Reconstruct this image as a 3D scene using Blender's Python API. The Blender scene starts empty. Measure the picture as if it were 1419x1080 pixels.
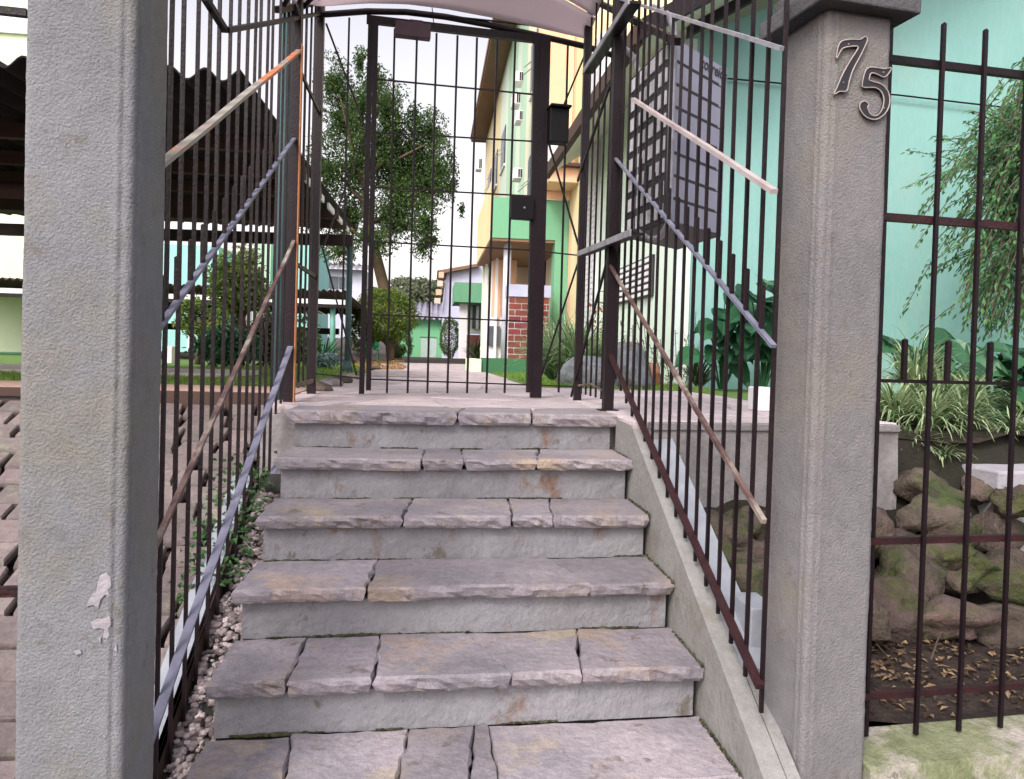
import bpy, bmesh, math, random
from mathutils import Vector, Matrix, noise
random.seed(7)
R = math.radians
sc = bpy.context.scene
COL = sc.collection
# ------------------------------------------------------------------ camera
F0, CX, CY = 1071.0, 709.5, 510.0          # focal length and principal point, in photo pixels
CH = 0.284                                  # eye height over the landing (z = 0)
yaw, pit, rol = R(6.08), R(-1.07), 0.0285
FW = Vector((math.sin(yaw)*math.cos(pit), math.cos(yaw)*math.cos(pit), math.sin(pit)))
r0 = Vector((math.cos(yaw), -math.sin(yaw), 0)); u0 = r0.cross(FW)
RT = (r0*math.cos(rol) + u0*math.sin(rol)).normalized(); UP = (u0*math.cos(rol) - r0*math.sin(rol)).normalized()
EYE = Vector((0, 0, CH))
cd = bpy.data.cameras.new('camera'); cam = bpy.data.objects.new('camera', cd); COL.objects.link(cam)
cam.matrix_world = Matrix(((RT.x, UP.x, -FW.x, EYE.x), (RT.y, UP.y, -FW.y, EYE.y), (RT.z, UP.z, -FW.z, EYE.z), (0, 0, 0, 1)))
cd.sensor_width = 36; cd.lens = F0/1419*36; cd.shift_y = -30/1419; cd.clip_start = .05; cd.clip_end = 4000
sc.camera = cam
# ------------------------------------------------------------------ sky, sun, exposure
SUN_EL, SUN_AZ = R(44), R(212)              # soft light from behind the camera, a little left
w = bpy.data.worlds.new('World'); sc.world = w; w.use_nodes = True
nt = w.node_tree; bgn = nt.nodes['Background']
sky = nt.nodes.new('ShaderNodeTexSky'); sky.sky_type = 'NISHITA'; sky.sun_disc = False
sky.sun_elevation = SUN_EL; sky.sun_rotation = SUN_AZ; sky.dust_density = 4.0; sky.air_density = 1.0; sky.altitude = 20
hs = nt.nodes.new('ShaderNodeHueSaturation'); hs.inputs['Saturation'].default_value = .28
tint = nt.nodes.new('ShaderNodeMix'); tint.data_type = 'RGBA'; tint.blend_type = 'MULTIPLY'; tint.inputs[0].default_value = 1
tint.inputs[7].default_value = (1.0, .955, .99, 1)
nt.links.new(sky.outputs[0], hs.inputs['Color']); nt.links.new(hs.outputs[0], tint.inputs[6]); nt.links.new(tint.outputs[2], bgn.inputs[0])
tcw = nt.nodes.new('ShaderNodeTexCoord'); sep = nt.nodes.new('ShaderNodeSeparateXYZ'); nt.links.new(tcw.outputs['Generated'], sep.inputs[0])
mrw = nt.nodes.new('ShaderNodeMapRange'); mrw.inputs[1].default_value = 0; mrw.inputs[2].default_value = .55; nt.links.new(sep.outputs[2], mrw.inputs[0])
hz = nt.nodes.new('ShaderNodeMix'); hz.data_type = 'RGBA'; hz.inputs[6].default_value = (1.50,1.34,1.27,1); hz.inputs[7].default_value = (1.05,1.0,1.04,1)
nt.links.new(mrw.outputs[0], hz.inputs[0]); nt.links.new(hz.outputs[2], tint.inputs[7])
bgn.inputs[1].default_value = .15
sd = bpy.data.lights.new('sun', 'SUN'); sd.energy = 1.0; sd.angle = R(14); sd.color = (1, .93, .86)
so = bpy.data.objects.new('sun', sd); COL.objects.link(so)
sdir = Vector((math.sin(SUN_AZ)*math.cos(SUN_EL), math.cos(SUN_AZ)*math.cos(SUN_EL), math.sin(SUN_EL)))
so.rotation_euler = sdir.to_track_quat('Z', 'Y').to_euler(); so.location = sdir*30
sc.view_settings.view_transform = 'Standard'; sc.view_settings.look = 'None'
sc.view_settings.exposure = .88; sc.view_settings.gamma = 1; sc.view_settings.use_curve_mapping = False

# ------------------------------------------------------------------ helpers
SK = R(5.8); U = Vector((math.cos(SK), math.sin(SK), 0)); V = Vector((-math.sin(SK), math.cos(SK), 0)); Z = Vector((0, 0, 1))
def ray(px, py): return FW + RT*((px-CX)/F0) - UP*((py-CY)/F0)
def P(px, py, y=None, z=None, x=None):
    d = ray(px, py)
    t = y/d.y if y is not None else ((z-CH)/d.z if z is not None else x/d.x)
    return EYE + d*t
def PP(px, py, o, n):
    d = ray(px, py); return EYE + d*((o-EYE).dot(n)/d.dot(n))
def sstep(a, b, t):
    t = max(0, min(1, (t-a)/(b-a))); return t*t*(3-2*t)
rnd = random.uniform

class MB:
    def __init__(s): s.v = []; s.f = []; s.a = []
    def add(s, vs, fs, a=0.5):
        n = len(s.v); s.v += [tuple(q) for q in vs]; s.f += [tuple(n+i for i in f) for f in fs]; s.a += [a]*len(fs); return s
    def box(s, c, a, b, d):            # centre, three half vectors
        c, a, b, d = Vector(c), Vector(a), Vector(b), Vector(d)
        if a.cross(b).dot(d) < 0: a = -a
        vs = [c+i*a+j*b+k*d for i in (-1, 1) for j in (-1, 1) for k in (-1, 1)]
        return s.add(vs, [(0,1,3,2),(4,6,7,5),(0,4,5,1),(2,3,7,6),(0,2,6,4),(1,5,7,3)])
    def bb(s, x0, x1, y0, y1, z0, z1):
        return s.box(((x0+x1)/2, (y0+y1)/2, (z0+z1)/2), ((x1-x0)/2,0,0), (0,(y1-y0)/2,0), (0,0,(z1-z0)/2))
    def bar(s, p, q, wd, th, side=None):   # square bar from p to q
        p, q = Vector(p), Vector(q); d = (q-p); L = d.length; d.normalize()
        sd_ = Vector(side) if side is not None else (Vector((1,0,0)) if abs(d.x) < .9 else Vector((0,1,0)))
        n = d.cross(sd_).normalized(); sd2 = n.cross(d).normalized()
        return s.box((p+q)/2, d*(L/2), sd2*(wd/2), n*(th/2))
    def tube(s, pts, r, k=8, cap=True):
        pts = [Vector(p) for p in pts]; rs = r if isinstance(r, (list, tuple)) else [r]*len(pts)
        n0 = len(s.v); ref = None
        for i, p in enumerate(pts):
            d = (pts[min(i+1, len(pts)-1)]-pts[max(i-1, 0)]).normalized()
            if ref is None: ref = d.orthogonal().normalized()
            ref = (ref - d*ref.dot(d)).normalized(); b = d.cross(ref)
            for j in range(k):
                an = 2*math.pi*j/k; s.v.append(tuple(p+(ref*math.cos(an)+b*math.sin(an))*rs[i]))
        for i in range(len(pts)-1):
            for j in range(k):
                a = n0+i*k+j; b_ = n0+i*k+(j+1) % k; s.f.append((a, b_, b_+k, a+k)); s.a.append(.5)
        if cap:
            s.f.append(tuple(n0+j for j in range(k))[::-1]); s.f.append(tuple(n0+(len(pts)-1)*k+j for j in range(k))); s.a += [.5, .5]
        return s
    def prism(s, poly, ext):
        poly = [Vector(p) for p in poly]; ext = Vector(ext); n = len(poly)
        nr = Vector((0,0,0))
        for i in range(n): nr += poly[i].cross(poly[(i+1) % n])
        if nr.dot(ext) < 0: poly = poly[::-1]
        vs = poly+[p+ext for p in poly]
        return s.add(vs, [tuple(range(n))[::-1], tuple(range(n, 2*n))]+[(i, (i+1) % n, (i+1) % n+n, i+n) for i in range(n)])
    def sheet(s, fn, nu, nv, th=None):
        n0 = len(s.v)
        for i in range(nu+1):
            for j in range(nv+1): s.v.append(tuple(fn(i/nu, j/nv)))
        for i in range(nu):
            for j in range(nv):
                a = n0+i*(nv+1)+j; s.f.append((a, a+nv+1, a+nv+2, a+1)); s.a.append(.5)
        if th is not None:
            th = Vector(th); m = len(s.v)-n0
            for i in range(m): s.v.append(tuple(Vector(s.v[n0+i])+th))
            for i in range(nu):
                for j in range(nv):
                    a = n0+m+i*(nv+1)+j; s.f.append((a, a+1, a+nv+2, a+nv+1)); s.a.append(.5)
            rim = [i*(nv+1) for i in range(nu+1)]+[nu*(nv+1)+j for j in range(1, nv+1)]+[i*(nv+1)+nv for i in range(nu-1, -1, -1)]+[j for j in range(nv-1, 0, -1)]
            for i in range(len(rim)):
                a, b = n0+rim[i], n0+rim[(i+1) % len(rim)]; s.f.append((a, a+m, b+m, b)); s.a.append(.5)
        return s
    def build(s, name, mat, parent=None, smooth=False, bevel=0, kind=None, label=None):
        me = bpy.data.meshes.new(name); me.from_pydata(s.v, [], s.f)
        at = me.attributes.new('shade', 'FLOAT', 'FACE')
        at.data.foreach_set('value', s.a)
        me.materials.append(mat)
        if bevel:
            bm = bmesh.new(); bm.from_mesh(me)
            bmesh.ops.bevel(bm, geom=bm.edges[:], offset=bevel, segments=2, affect='EDGES', profile=.5); bm.to_mesh(me); bm.free()
        if smooth: me.polygons.foreach_set('use_smooth', [True]*len(me.polygons))
        return link(name, me, parent, kind, label)
def link(name, me, parent=None, kind=None, label=None):
    o = bpy.data.objects.new(name, me); COL.objects.link(o)
    if parent is not None: attach(o, parent)
    if kind: o['kind'] = kind
    if label: o['label'] = label
    return o
def attach(o, parent):
    o.parent = parent      # geometry is written in world coordinates; only the Empties have a location of their own
    o.matrix_parent_inverse = Matrix.Translation(-Vector(parent.location)) if parent.type == 'EMPTY' else Matrix.Identity(4)
def tag(o, label, cat, group=None):
    o['label'] = label; o['category'] = cat
    if group: o['group'] = group
    return o
def thing(name, label, cat, loc=(0,0,0), group=None):
    o = bpy.data.objects.new(name, None); COL.objects.link(o); o.location = loc; o.empty_display_size = .1
    return tag(o, label, cat, group)
def inst(me, name, loc, parent=None, rz=0, scale=None):     # a shared mesh placed at loc
    o = bpy.data.objects.new(name, me); COL.objects.link(o)
    if parent is not None: attach(o, parent)
    o.location = loc; o.rotation_euler = (rnd(-.0025,.0025), rnd(-.0025,.0025), rz+rnd(-.1,.1))
    if scale: o.scale = scale
    return o

def mat(name, c1, c2=None, scale=6, rough=.8, metal=0, bump=.0, bscale=40, rv=.0, c3=None, s3=2.5, t3=.55, w3=.12, detail=6, stretch=None, spec=.35, bd=.01, speck=0, drip=None):
    m = bpy.data.materials.new(name); m.use_nodes = True; n = m.node_tree.nodes; l = m.node_tree.links
    b = n['Principled BSDF']; b.inputs['Roughness'].default_value = rough; b.inputs['Metallic'].default_value = metal
    b.inputs['Specular IOR Level'].default_value = spec
    tc = n.new('ShaderNodeTexCoord'); src = tc.outputs['Object']
    geo = n.new('ShaderNodeNewGeometry'); src = geo.outputs['Position']
    if stretch:
        mp = n.new('ShaderNodeMapping'); mp.inputs['Scale'].default_value = stretch; l.new(src, mp.inputs[0]); src = mp.outputs[0]
    def noi(sc_, det=detail, ro=.6):
        t = n.new('ShaderNodeTexNoise'); t.inputs['Scale'].default_value = sc_; t.inputs['Detail'].default_value = det; t.inputs['Roughness'].default_value = ro; l.new(src, t.inputs['Vector']); return t
    def mix(fac, a, c):
        x = n.new('ShaderNodeMix'); x.data_type = 'RGBA'; l.new(fac, x.inputs[0])
        if isinstance(a, tuple): x.inputs[6].default_value = (*a, 1)
        else: l.new(a, x.inputs[6])
        if isinstance(c, tuple): x.inputs[7].default_value = (*c, 1)
        else: l.new(c, x.inputs[7])
        return x.outputs[2]
    c2 = c2 or tuple(x*.8 for x in c1)
    t = noi(scale); mr = n.new('ShaderNodeMapRange'); mr.inputs[1].default_value = .32; mr.inputs[2].default_value = .68; l.new(t.outputs[0], mr.inputs[0])
    col = mix(mr.outputs[0], c1, c2)
    if c3:
        t2 = noi(s3, 8, .65); mr2 = n.new('ShaderNodeMapRange'); mr2.inputs[1].default_value = t3; mr2.inputs[2].default_value = t3+w3; l.new(t2.outputs[0], mr2.inputs[0])
        col = mix(mr2.outputs[0], col, c3)
    if speck:
        t4 = noi(190, 3, .7); t5 = noi(28, 6, .7); ad = n.new('ShaderNodeMath'); ad.operation = 'ADD'; l.new(t4.outputs[0], ad.inputs[0]); l.new(t5.outputs[0], ad.inputs[1])
        m4 = n.new('ShaderNodeMapRange'); m4.inputs[1].default_value = .72; m4.inputs[2].default_value = 1.28; m4.inputs[3].default_value = 1-speck; m4.inputs[4].default_value = 1+speck; l.new(ad.outputs[0], m4.inputs[0])
        h4 = n.new('ShaderNodeHueSaturation'); l.new(m4.outputs[0], h4.inputs['Value']); l.new(col, h4.inputs['Color']); col = h4.outputs[0]
    if drip:
        t6 = noi(9, 7, .7); m6 = n.new('ShaderNodeMapRange'); m6.inputs[1].default_value = .60; m6.inputs[2].default_value = .66; l.new(t6.outputs[0], m6.inputs[0]); col = mix(m6.outputs[0], col, drip)
    if rv:
        oi = n.new('ShaderNodeObjectInfo'); m2 = n.new('ShaderNodeMapRange'); m2.inputs[3].default_value = 1-rv; m2.inputs[4].default_value = 1+rv; l.new(oi.outputs['Random'], m2.inputs[0])
        hsv = n.new('ShaderNodeHueSaturation'); l.new(m2.outputs[0], hsv.inputs['Value']); l.new(col, hsv.inputs['Color'])
        m3 = n.new('ShaderNodeMapRange'); m3.inputs[3].default_value = .5-rv*.12; m3.inputs[4].default_value = .5+rv*.12
        ml = n.new('ShaderNodeMath'); ml.operation = 'MULTIPLY'; ml.inputs[1].default_value = 7.31; l.new(oi.outputs['Random'], ml.inputs[0])
        fr = n.new('ShaderNodeMath'); fr.operation = 'FRACT'; l.new(ml.outputs[0], fr.inputs[0]); l.new(fr.outputs[0], m3.inputs[0]); l.new(m3.outputs[0], hsv.inputs['Hue'])
        col = hsv.outputs[0]
    l.new(col, b.inputs['Base Color'])
    if bump:
        bt = noi(bscale, 5, .6); bn = n.new('ShaderNodeBump'); bn.inputs['Strength'].default_value = bump; bn.inputs['Distance'].default_value = bd
        l.new(bt.outputs[0], bn.inputs['Height']); l.new(bn.outputs[0], b.inputs['Normal'])
    return m
def leafmat(name, dark, light, trans=.35, rough=.5):
    m = bpy.data.materials.new(name); m.use_nodes = True; n = m.node_tree.nodes; l = m.node_tree.links
    b = n['Principled BSDF']; b.inputs['Roughness'].default_value = rough; b.inputs['Specular IOR Level'].default_value = .3
    a = n.new('ShaderNodeAttribute'); a.attribute_name = 'shade'
    x = n.new('ShaderNodeMix'); x.data_type = 'RGBA'; x.inputs[6].default_value = (*dark, 1); x.inputs[7].default_value = (*light, 1)
    l.new(a.outputs['Fac'], x.inputs[0]); l.new(x.outputs[2], b.inputs['Base Color'])
    tr = n.new('ShaderNodeBsdfTranslucent'); l.new(x.outputs[2], tr.inputs[0])
    ms = n.new('ShaderNodeMixShader'); ms.inputs[0].default_value = trans
    l.new(b.outputs[0], ms.inputs[1]); l.new(tr.outputs[0], ms.inputs[2]); l.new(ms.outputs[0], n['Material Output'].inputs[0])
    return m

CONC = mat('pillar_concrete', (.235,.24,.255), (.18,.185,.197), 2.2, .92, bump=.7, bscale=170, c3=(.215,.205,.165), s3=1.9, t3=.47, w3=.22, bd=.010, drip=(.17,.165,.155), speck=.13)
CONC2 = mat('pillar_concrete_warm', (.225,.22,.225), (.172,.167,.172), 2.4, .92, bump=.7, bscale=170, c3=(.215,.20,.16), s3=1.7, t3=.5, w3=.22, bd=.010, drip=(.165,.15,.14), speck=.13)
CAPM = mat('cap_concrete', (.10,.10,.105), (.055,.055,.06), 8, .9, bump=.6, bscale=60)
CHIP = mat('bare_plaster', (.36,.34,.365), (.27,.255,.28), 30, .9, bump=.5, bscale=90)
SLAB = mat('slab_stone', (.32,.285,.305), (.175,.165,.185), 2.6, .72, bump=.8, bscale=34, rv=.20, c3=(.33,.265,.21), s3=3.3, t3=.53, w3=.14, detail=10, speck=.26, drip=(.17,.14,.13))
RISER = mat('riser_render', (.26,.26,.28), (.195,.193,.205), 3, .9, bump=.8, bscale=55, c3=(.17,.10,.065), s3=6.5, t3=.57, w3=.14, stretch=(1,1,.7), speck=.12, drip=(.13,.12,.105))
MORTAR = mat('dark_mortar', (.055,.05,.045), (.03,.028,.025), 20, .95, bump=.6)
PAVE = mat('path_stone', (.56,.48,.49), (.42,.36,.38), 4, .8, bump=.5, bscale=30, rv=.14, speck=.2, c3=(.35,.31,.31), s3=3, t3=.58)
STRW = mat('stringer_render', (.265,.262,.25), (.205,.205,.195), 4, .9, bump=.6, bscale=50, c3=(.2,.19,.16), s3=3, t3=.56, w3=.12, speck=.18)
WHITEW = mat('white_coping', (.36,.39,.43), (.26,.28,.32), 8, .75, bump=.3, c3=(.3,.3,.3), s3=9, t3=.62)
LWALL = mat('landing_wall_render', (.30,.285,.285), (.20,.19,.19), 5, .9, bump=.6, bscale=40, c3=(.12,.115,.09), s3=3.5, t3=.50, w3=.2, speck=.25)
PAVER = mat('paver_stone', (.20,.16,.155), (.125,.11,.108), 5, .85, bump=.8, bscale=30, rv=.2, speck=.25, c3=(.22,.205,.16), s3=5, t3=.56)
IRON = mat('wrought_iron', (.0075,.004,.0065), (.013,.006,.008), 12, .45, .0, bump=.3, bscale=90, rv=.1, spec=.25)
IRONR = mat('rusty_iron', (.04,.011,.013), (.018,.007,.009), 14, .5, bump=.4, bscale=80, spec=.3, c3=(.085,.02,.018), s3=12, t3=.6)
RAILL = mat('lavender_rail', (.19,.195,.26), (.12,.12,.17), 12, .5, bump=.3, c3=(.16,.12,.14), s3=14, t3=.62)
RAILT = mat('tan_rail', (.38,.35,.30), (.27,.24,.21), 8, .6, bump=.3, c3=(.58,.20,.09), s3=2.2, t3=.5, w3=.1)
RAILB = mat('brown_rail', (.15,.10,.09), (.075,.038,.038), 6, .6, bump=.3, c3=(.35,.31,.26), s3=4, t3=.5, w3=.15)
GPOST = mat('green_post_paint', (.06,.12,.12), (.04,.07,.085), 6, .5, bump=.3)
ORG = mat('orange_primer', (.60,.24,.09), (.45,.2,.1), 10, .7, bump=.4, bscale=70)
POLY = mat('corrugated_cement', (.016,.012,.013), (.009,.007,.008), 6, .9, bump=.3)
SOIL = mat('soil', (.06,.042,.034), (.022,.016,.014), 12, .95, bump=1, bscale=45, c3=(.10,.07,.05), s3=20, t3=.58, bd=.02)
LAWN = mat('lawn_ground', (.12,.22,.05), (.08,.15,.035), 12, .95, bump=.8, bscale=60, c3=(.22,.2,.07), s3=4, t3=.6)
MOSSC = mat('mossy_concrete', (.22,.23,.14), (.11,.135,.06), 5, .9, bump=1, bscale=40, c3=(.34,.31,.28), s3=4.5, t3=.5, speck=.3, drip=(.09,.09,.06))
ROCK = mat('mossy_rock', (.135,.10,.08), (.06,.048,.042), 5, .9, bump=1, bscale=22, rv=.22, c3=(.06,.075,.025), s3=4.5, t3=.50, w3=.12, bd=.03, speck=.3, drip=(.05,.04,.035))
BOULD = mat('grey_boulder', (.24,.265,.285), (.12,.13,.145), 5, .85, bump=1, bscale=14, c3=(.08,.07,.06), s3=4, t3=.5, bd=.03, speck=.3)
TURQ = mat('turquoise_wall', (.25,.47,.44), (.21,.42,.39), 1.3, .85, bump=.4, bscale=25, c3=(.28,.46,.41), s3=2.2, t3=.52, w3=.25, stretch=(1,1,.35), speck=.06)
PALE = mat('skylit_mint_wall', (.68,.80,.69), (.64,.77,.66), 1.5, .85, bump=.25, bscale=40, c3=(.55,.62,.42), s3=.9, t3=.6, w3=.3)  # mint paint, made paler to carry the bright skylight on the side wall
PBRICK = mat('white_brick', (.68,.68,.70), (.58,.58,.6), 9, .9, bump=.5)
def wallm(n_, c): return mat(n_, c, tuple(x*.88 for x in c), 1.1, .85, bump=.3, bscale=14, c3=tuple(x*.72 for x in c), s3=1.6, t3=.60, w3=.2, stretch=(1,1,.3), speck=.05)
YEL = wallm('yellow_wall', (.80,.68,.40)); ORA = wallm('orange_wall', (.80,.50,.34)); CREAM = wallm('cream_wall', (.80,.80,.62)); LGREEN = wallm('light_green_wall', (.48,.70,.52))
GREEN = wallm('green_wall', (.17,.42,.25)); PALEG = wallm('pale_green_wall', (.70,.80,.66)); LIL = wallm('lilac_wall', (.60,.60,.76)); SOFF = wallm('brown_soffit', (.24,.14,.09))
PEACH = wallm('peach_wall', (.74,.60,.50)); WHT = wallm('white_paint', (.78,.78,.80)); YGREEN = wallm('yellow_green_wall', (.72,.84,.60)); DGREEN = wallm('dark_green_wall', (.05,.17,.08))
CREAMS = wallm('cream_soffit', (.72,.70,.60)); GGREEN = wallm('garage_green', (.20,.52,.27)); MINT2 = wallm('mint_far_wall', (.36,.72,.66)); BRN = wallm('brown_wood', (.075,.045,.036))
BRICK = mat('red_brick', (.22,.05,.04), (.14,.035,.03), 8, .85, bump=.3, rv=.2)
DARK = mat('dark_opening', (.02,.02,.025), (.03,.03,.03), 5, .4)
GLASS = mat('window_glass', (.10,.12,.14), (.06,.08,.1), 2, .35, spec=.5)
BLACKP = mat('black_plastic', (.005,.005,.006), (.008,.007,.009), 9, .5, spec=.2)
BOXM = mat('letterbox_metal', (.30,.30,.39), (.24,.24,.32), 4, .5, bump=.1, c3=(.22,.2,.26), s3=6, t3=.64)
BOXG = mat('letterbox_doors', (.52,.52,.54), (.34,.34,.36), 18, .5)
BOXU = mat('letterbox_base', (.10,.09,.095), (.07,.065,.07), 8, .6)
GALV = mat('galvanised_tube', (.36,.36,.40), (.18,.18,.2), 12, .45, .2)
INK = mat('ink', (.03,.03,.035), (.02,.02,.025), 9, .6)
BRASS = mat('digit_rim', (.40,.35,.33), (.27,.23,.22), 20, .7, .0, bump=.3)
BARK = mat('bark', (.13,.10,.075), (.07,.055,.045), 8, .95, bump=.8, bscale=25)
BARKW = mat('warm_bark', (.13,.09,.055), (.08,.055,.04), 4, .95, bump=.8, bscale=12)
PLG = mat('green_plastic', (.02,.22,.11), (.02,.18,.09), 5, .4)
PEB = leafmat('pebbles', (.13,.10,.10), (.58,.50,.50), 0, .85)
DRY = leafmat('dry_leaves', (.05,.028,.018), (.34,.24,.14), .1, .8)
LF_TREE = leafmat('tree_leaves', (.03,.07,.022), (.17,.26,.075), .45)
LF_TOP = leafmat('topiary_leaves', (.04,.08,.015), (.30,.38,.07), .35)
LF_YG = leafmat('yellow_green_leaves', (.07,.13,.03), (.28,.34,.08), .4)
LF_BIG = leafmat('big_leaves', (.015,.06,.03), (.05,.17,.075), .2, .35)
LF_WEEP = leafmat('weeping_leaves', (.016,.07,.032), (.16,.36,.12), .35)
LF_SP = leafmat('striped_leaves', (.035,.11,.03), (.50,.60,.34), .25)
LF_SPK = leafmat('spiky_leaves', (.07,.16,.06), (.42,.54,.32), .3)
LF_RED = leafmat('red_leaves', (.22,.06,.035), (.5,.2,.1), .3)
LF_IVY = leafmat('ivy_leaves', (.02,.06,.018), (.07,.17,.05), .3)
LF_HILL = leafmat('hazed_far_leaves', (.12,.15,.09), (.26,.30,.18), .3)  # distance haze mixed into the leaf colours, lighter and duller

# polycarbonate
m = bpy.data.materials.new('polycarbonate'); m.use_nodes = True; n = m.node_tree.nodes; l = m.node_tree.links
b = n['Principled BSDF']; b.inputs['Base Color'].default_value = (.62,.56,.58,1); b.inputs['Roughness'].default_value = .45
tr = n.new('ShaderNodeBsdfTranslucent'); tr.inputs[0].default_value = (.62,.55,.57,1); ms = n.new('ShaderNodeMixShader'); ms.inputs[0].default_value = .75
l.new(b.outputs[0], ms.inputs[1]); l.new(tr.outputs[0], ms.inputs[2]); l.new(ms.outputs[0], n['Material Output'].inputs[0]); SHEET = m

# ------------------------------------------------------------------ ground levels
W0, RUN, RISE, Y0 = 1.515, .32, .176, 3.59       # stair: width, run, rise, y of the top nosing at its left end
XL, XR = -.62, .895
SKS = R(3.0); US = Vector((math.cos(SKS), math.sin(SKS), 0)); VS = Vector((-math.sin(SKS), math.cos(SKS), 0))
def nose(y): return -(Y0-y)/RUN*RISE            # height of the nosing line at y
def ramp(y): return -.07-.41*(4.75-y) if y > 1.9 else -1.24
def gl(y): return -.0071*max(0, y-6)            # courtyard ground, falling gently away
st = MB()
rows = [(-60,-1.26),(1.95,-1.26),(4.75,-.115),(4.8,-.13),(3000,-.6)]
def gz(y):
    for (a, za), (b_, zb) in zip(rows, rows[1:]):
        if a <= y <= b_: return za+(zb-za)*(y-a)/(b_-a)
ys = [-60,1.95,2.6,3.3,4.0,4.75,4.8,10,60,400,3000]
for i in range(len(ys)-1):
    a, b_ = ys[i], ys[i+1]; X = 1500
    st.add([(-X,a,gz(a)-.02),(X,a,gz(a)-.02),(X,b_,gz(b_)-.02 if b_ < 3000 else -.6),(-X,b_,gz(b_)-.02 if b_ < 3000 else -.6)], [(0,1,2,3)])
st.build('ground', SOIL, kind='structure')
g = MB()
ys = [4.82, 6, 9, 20, 60, 300]
for a, b_ in zip(ys, ys[1:]):
    g.add([(-200,a,gl(a)-.012),(200,a,gl(a)-.012),(200,b_,gl(b_)-.012),(-200,b_,gl(b_)-.012)], [(0,1,2,3)])
g.build('lawn', LAWN, kind='structure')
bpy.context.view_layer.update()

ico = bmesh.new(); bmesh.ops.create_icosphere(ico, subdivisions=1, radius=1); IV = [v.co.copy() for v in ico.verts]; IF = [tuple(v.index for v in f.verts) for f in ico.faces]; ico.free()
ico = bmesh.new(); bmesh.ops.create_icosphere(ico, subdivisions=3, radius=1); IV3 = [v.co.copy() for v in ico.verts]; IF3 = [tuple(v.index for v in f.verts) for f in ico.faces]; ico.free()
# ------------------------------------------------------------------ irregular slabs
def slab(outline, zt, th, mt, parent, name='slab', rough=.012, seg=.03, inset=.0, seed=0, zfn=None, label=None, chip=.008):
    pts = [Vector((p[0], p[1], 0)) for p in outline]; ring = []
    n = len(pts)
    for i in range(n):
        a, b_ = pts[i], pts[(i+1) % n]; L = (b_-a).length; k = max(1, int(L/seg))
        for j in range(k): ring.append(a.lerp(b_, j/k))
    c = sum(ring, Vector())/len(ring); rg = []
    for p in ring:
        nn = noise.noise(Vector((p.x*14+seed, p.y*14, seed*3.1)))*rough + noise.noise(Vector((p.x*50, p.y*50+seed, 1)))*rough*.5
        d = (p-c); d.normalize(); rg.append(p+d*nn - d*inset)
    n = len(rg); vs = []; zf = zfn or (lambda x, y: zt)
    levels = [(0, .007, 0), (-.008, .0015, 2), (-.40*th, 0, 1), (-.78*th, .005, 1), (-th, .014, 0)]
    for li, (dz, ins, ch) in enumerate(levels):
        for i, p in enumerate(rg):
            d = (p-c).normalized(); q = p-d*ins
            if ch: q += d*(noise.noise(Vector((p.x*22+li*2, p.y*22, seed+li*5)))+.6*noise.noise(Vector((p.x*60+li*3, p.y*60, seed))))*chip*(1.1 if ch == 1 else .6)
            tz = noise.noise(Vector((p.x*5+seed, p.y*5, 9)))*.002 if li == 0 else noise.noise(Vector((p.x*25+li, p.y*25, seed)))*.004
            vs.append((q.x, q.y, zf(q.x, q.y)+dz+tz))
    fs = [tuple(range(n)), tuple(range(4*n, 5*n))[::-1]]
    for lv in range(4):
        for i in range(n):
            a = lv*n+i; b_ = lv*n+(i+1) % n; fs.append((a, a+n, b_+n, b_))
    mb = MB(); mb.add(vs, fs); return mb.build(name, mt, parent, label=label)

# ------------------------------------------------------------------ staircase
stair = thing('staircase', 'grey flagstone outdoor stairs rising between the two iron railings to the gate', 'stairs', (0, 2.6, -1.26))
NST = 8
def edge_pt(i, px):      # point of nosing i whose photo column is px
    zt = -i*RISE; o = Vector((XL, Y0-i*RUN, zt)); py = 570+i*70
    nrm = Vector((-math.sin(SKS), math.cos(SKS), 0))
    hit = PP(px, {0:573,1:637,2:717,3:813,4:940,5:1090,6:1250}[i], o, nrm); return (hit-o).dot(US)
WU = (XR-XL)/math.cos(SKS)
core = MB()
for i in range(NST):
    zt = -i*RISE-.05; o = Vector((XL+.012, Y0-i*RUN+.043, 0))
    d = .6 if i else 1.3
    a = o; b_ = o+US*(WU-.02); c_ = b_+Vector((0,d,0)); e = a+Vector((0,d,0))
    rz = MB(); zb = -(i+1)*RISE-.004
    def fn(s_, t_, a=a, b_=b_, zb=zb, zt=zt, i=i):
        q = a.lerp(b_, s_); q.z = zb+(zt-zb)*t_; q -= VS*(.004*noise.noise(Vector((q.x*6, q.z*8, i)))+.003*noise.noise(Vector((q.x*25, q.z*25, i)))); return q
    rz.sheet(fn, 50, 6, th=VS*.02)
    rz.build('riser', RISER, stair)
    core.add([(a.x,a.y+.019,-1.4),(b_.x,b_.y+.019,-1.4),(c_.x,c_.y,-1.4),(e.x,e.y,-1.4),(a.x,a.y+.019,zt+.003),(b_.x,b_.y+.019,zt+.003),(c_.x,c_.y,zt+.003),(e.x,e.y,zt+.003)],
             [(0,1,5,4),(4,5,6,7),(1,2,6,5),(0,4,7,3)])
core.build('stair_core', MORTAR, stair)
front = {0:[634,737], 1:[585,643,745], 2:[559,710,766], 3:[507,818], 4:[396,517,709,806], 5:[388,546,650,693], 6:[420,640,800], 7:[]}
back = {0:[634,737], 1:[590,640,748], 2:[572,706,763], 3:[523,758], 4:[424,527,646,802], 5:[402,566,658,678], 6:[430,650,790], 7:[]}
def pt(i, t, back_):     # plan point on tread i at t along U
    o = Vector((XL, Y0-i*RUN, 0)); q = o+US*t
    if back_: q += Vector((0, RUN+.03, 0))
    return q
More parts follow.
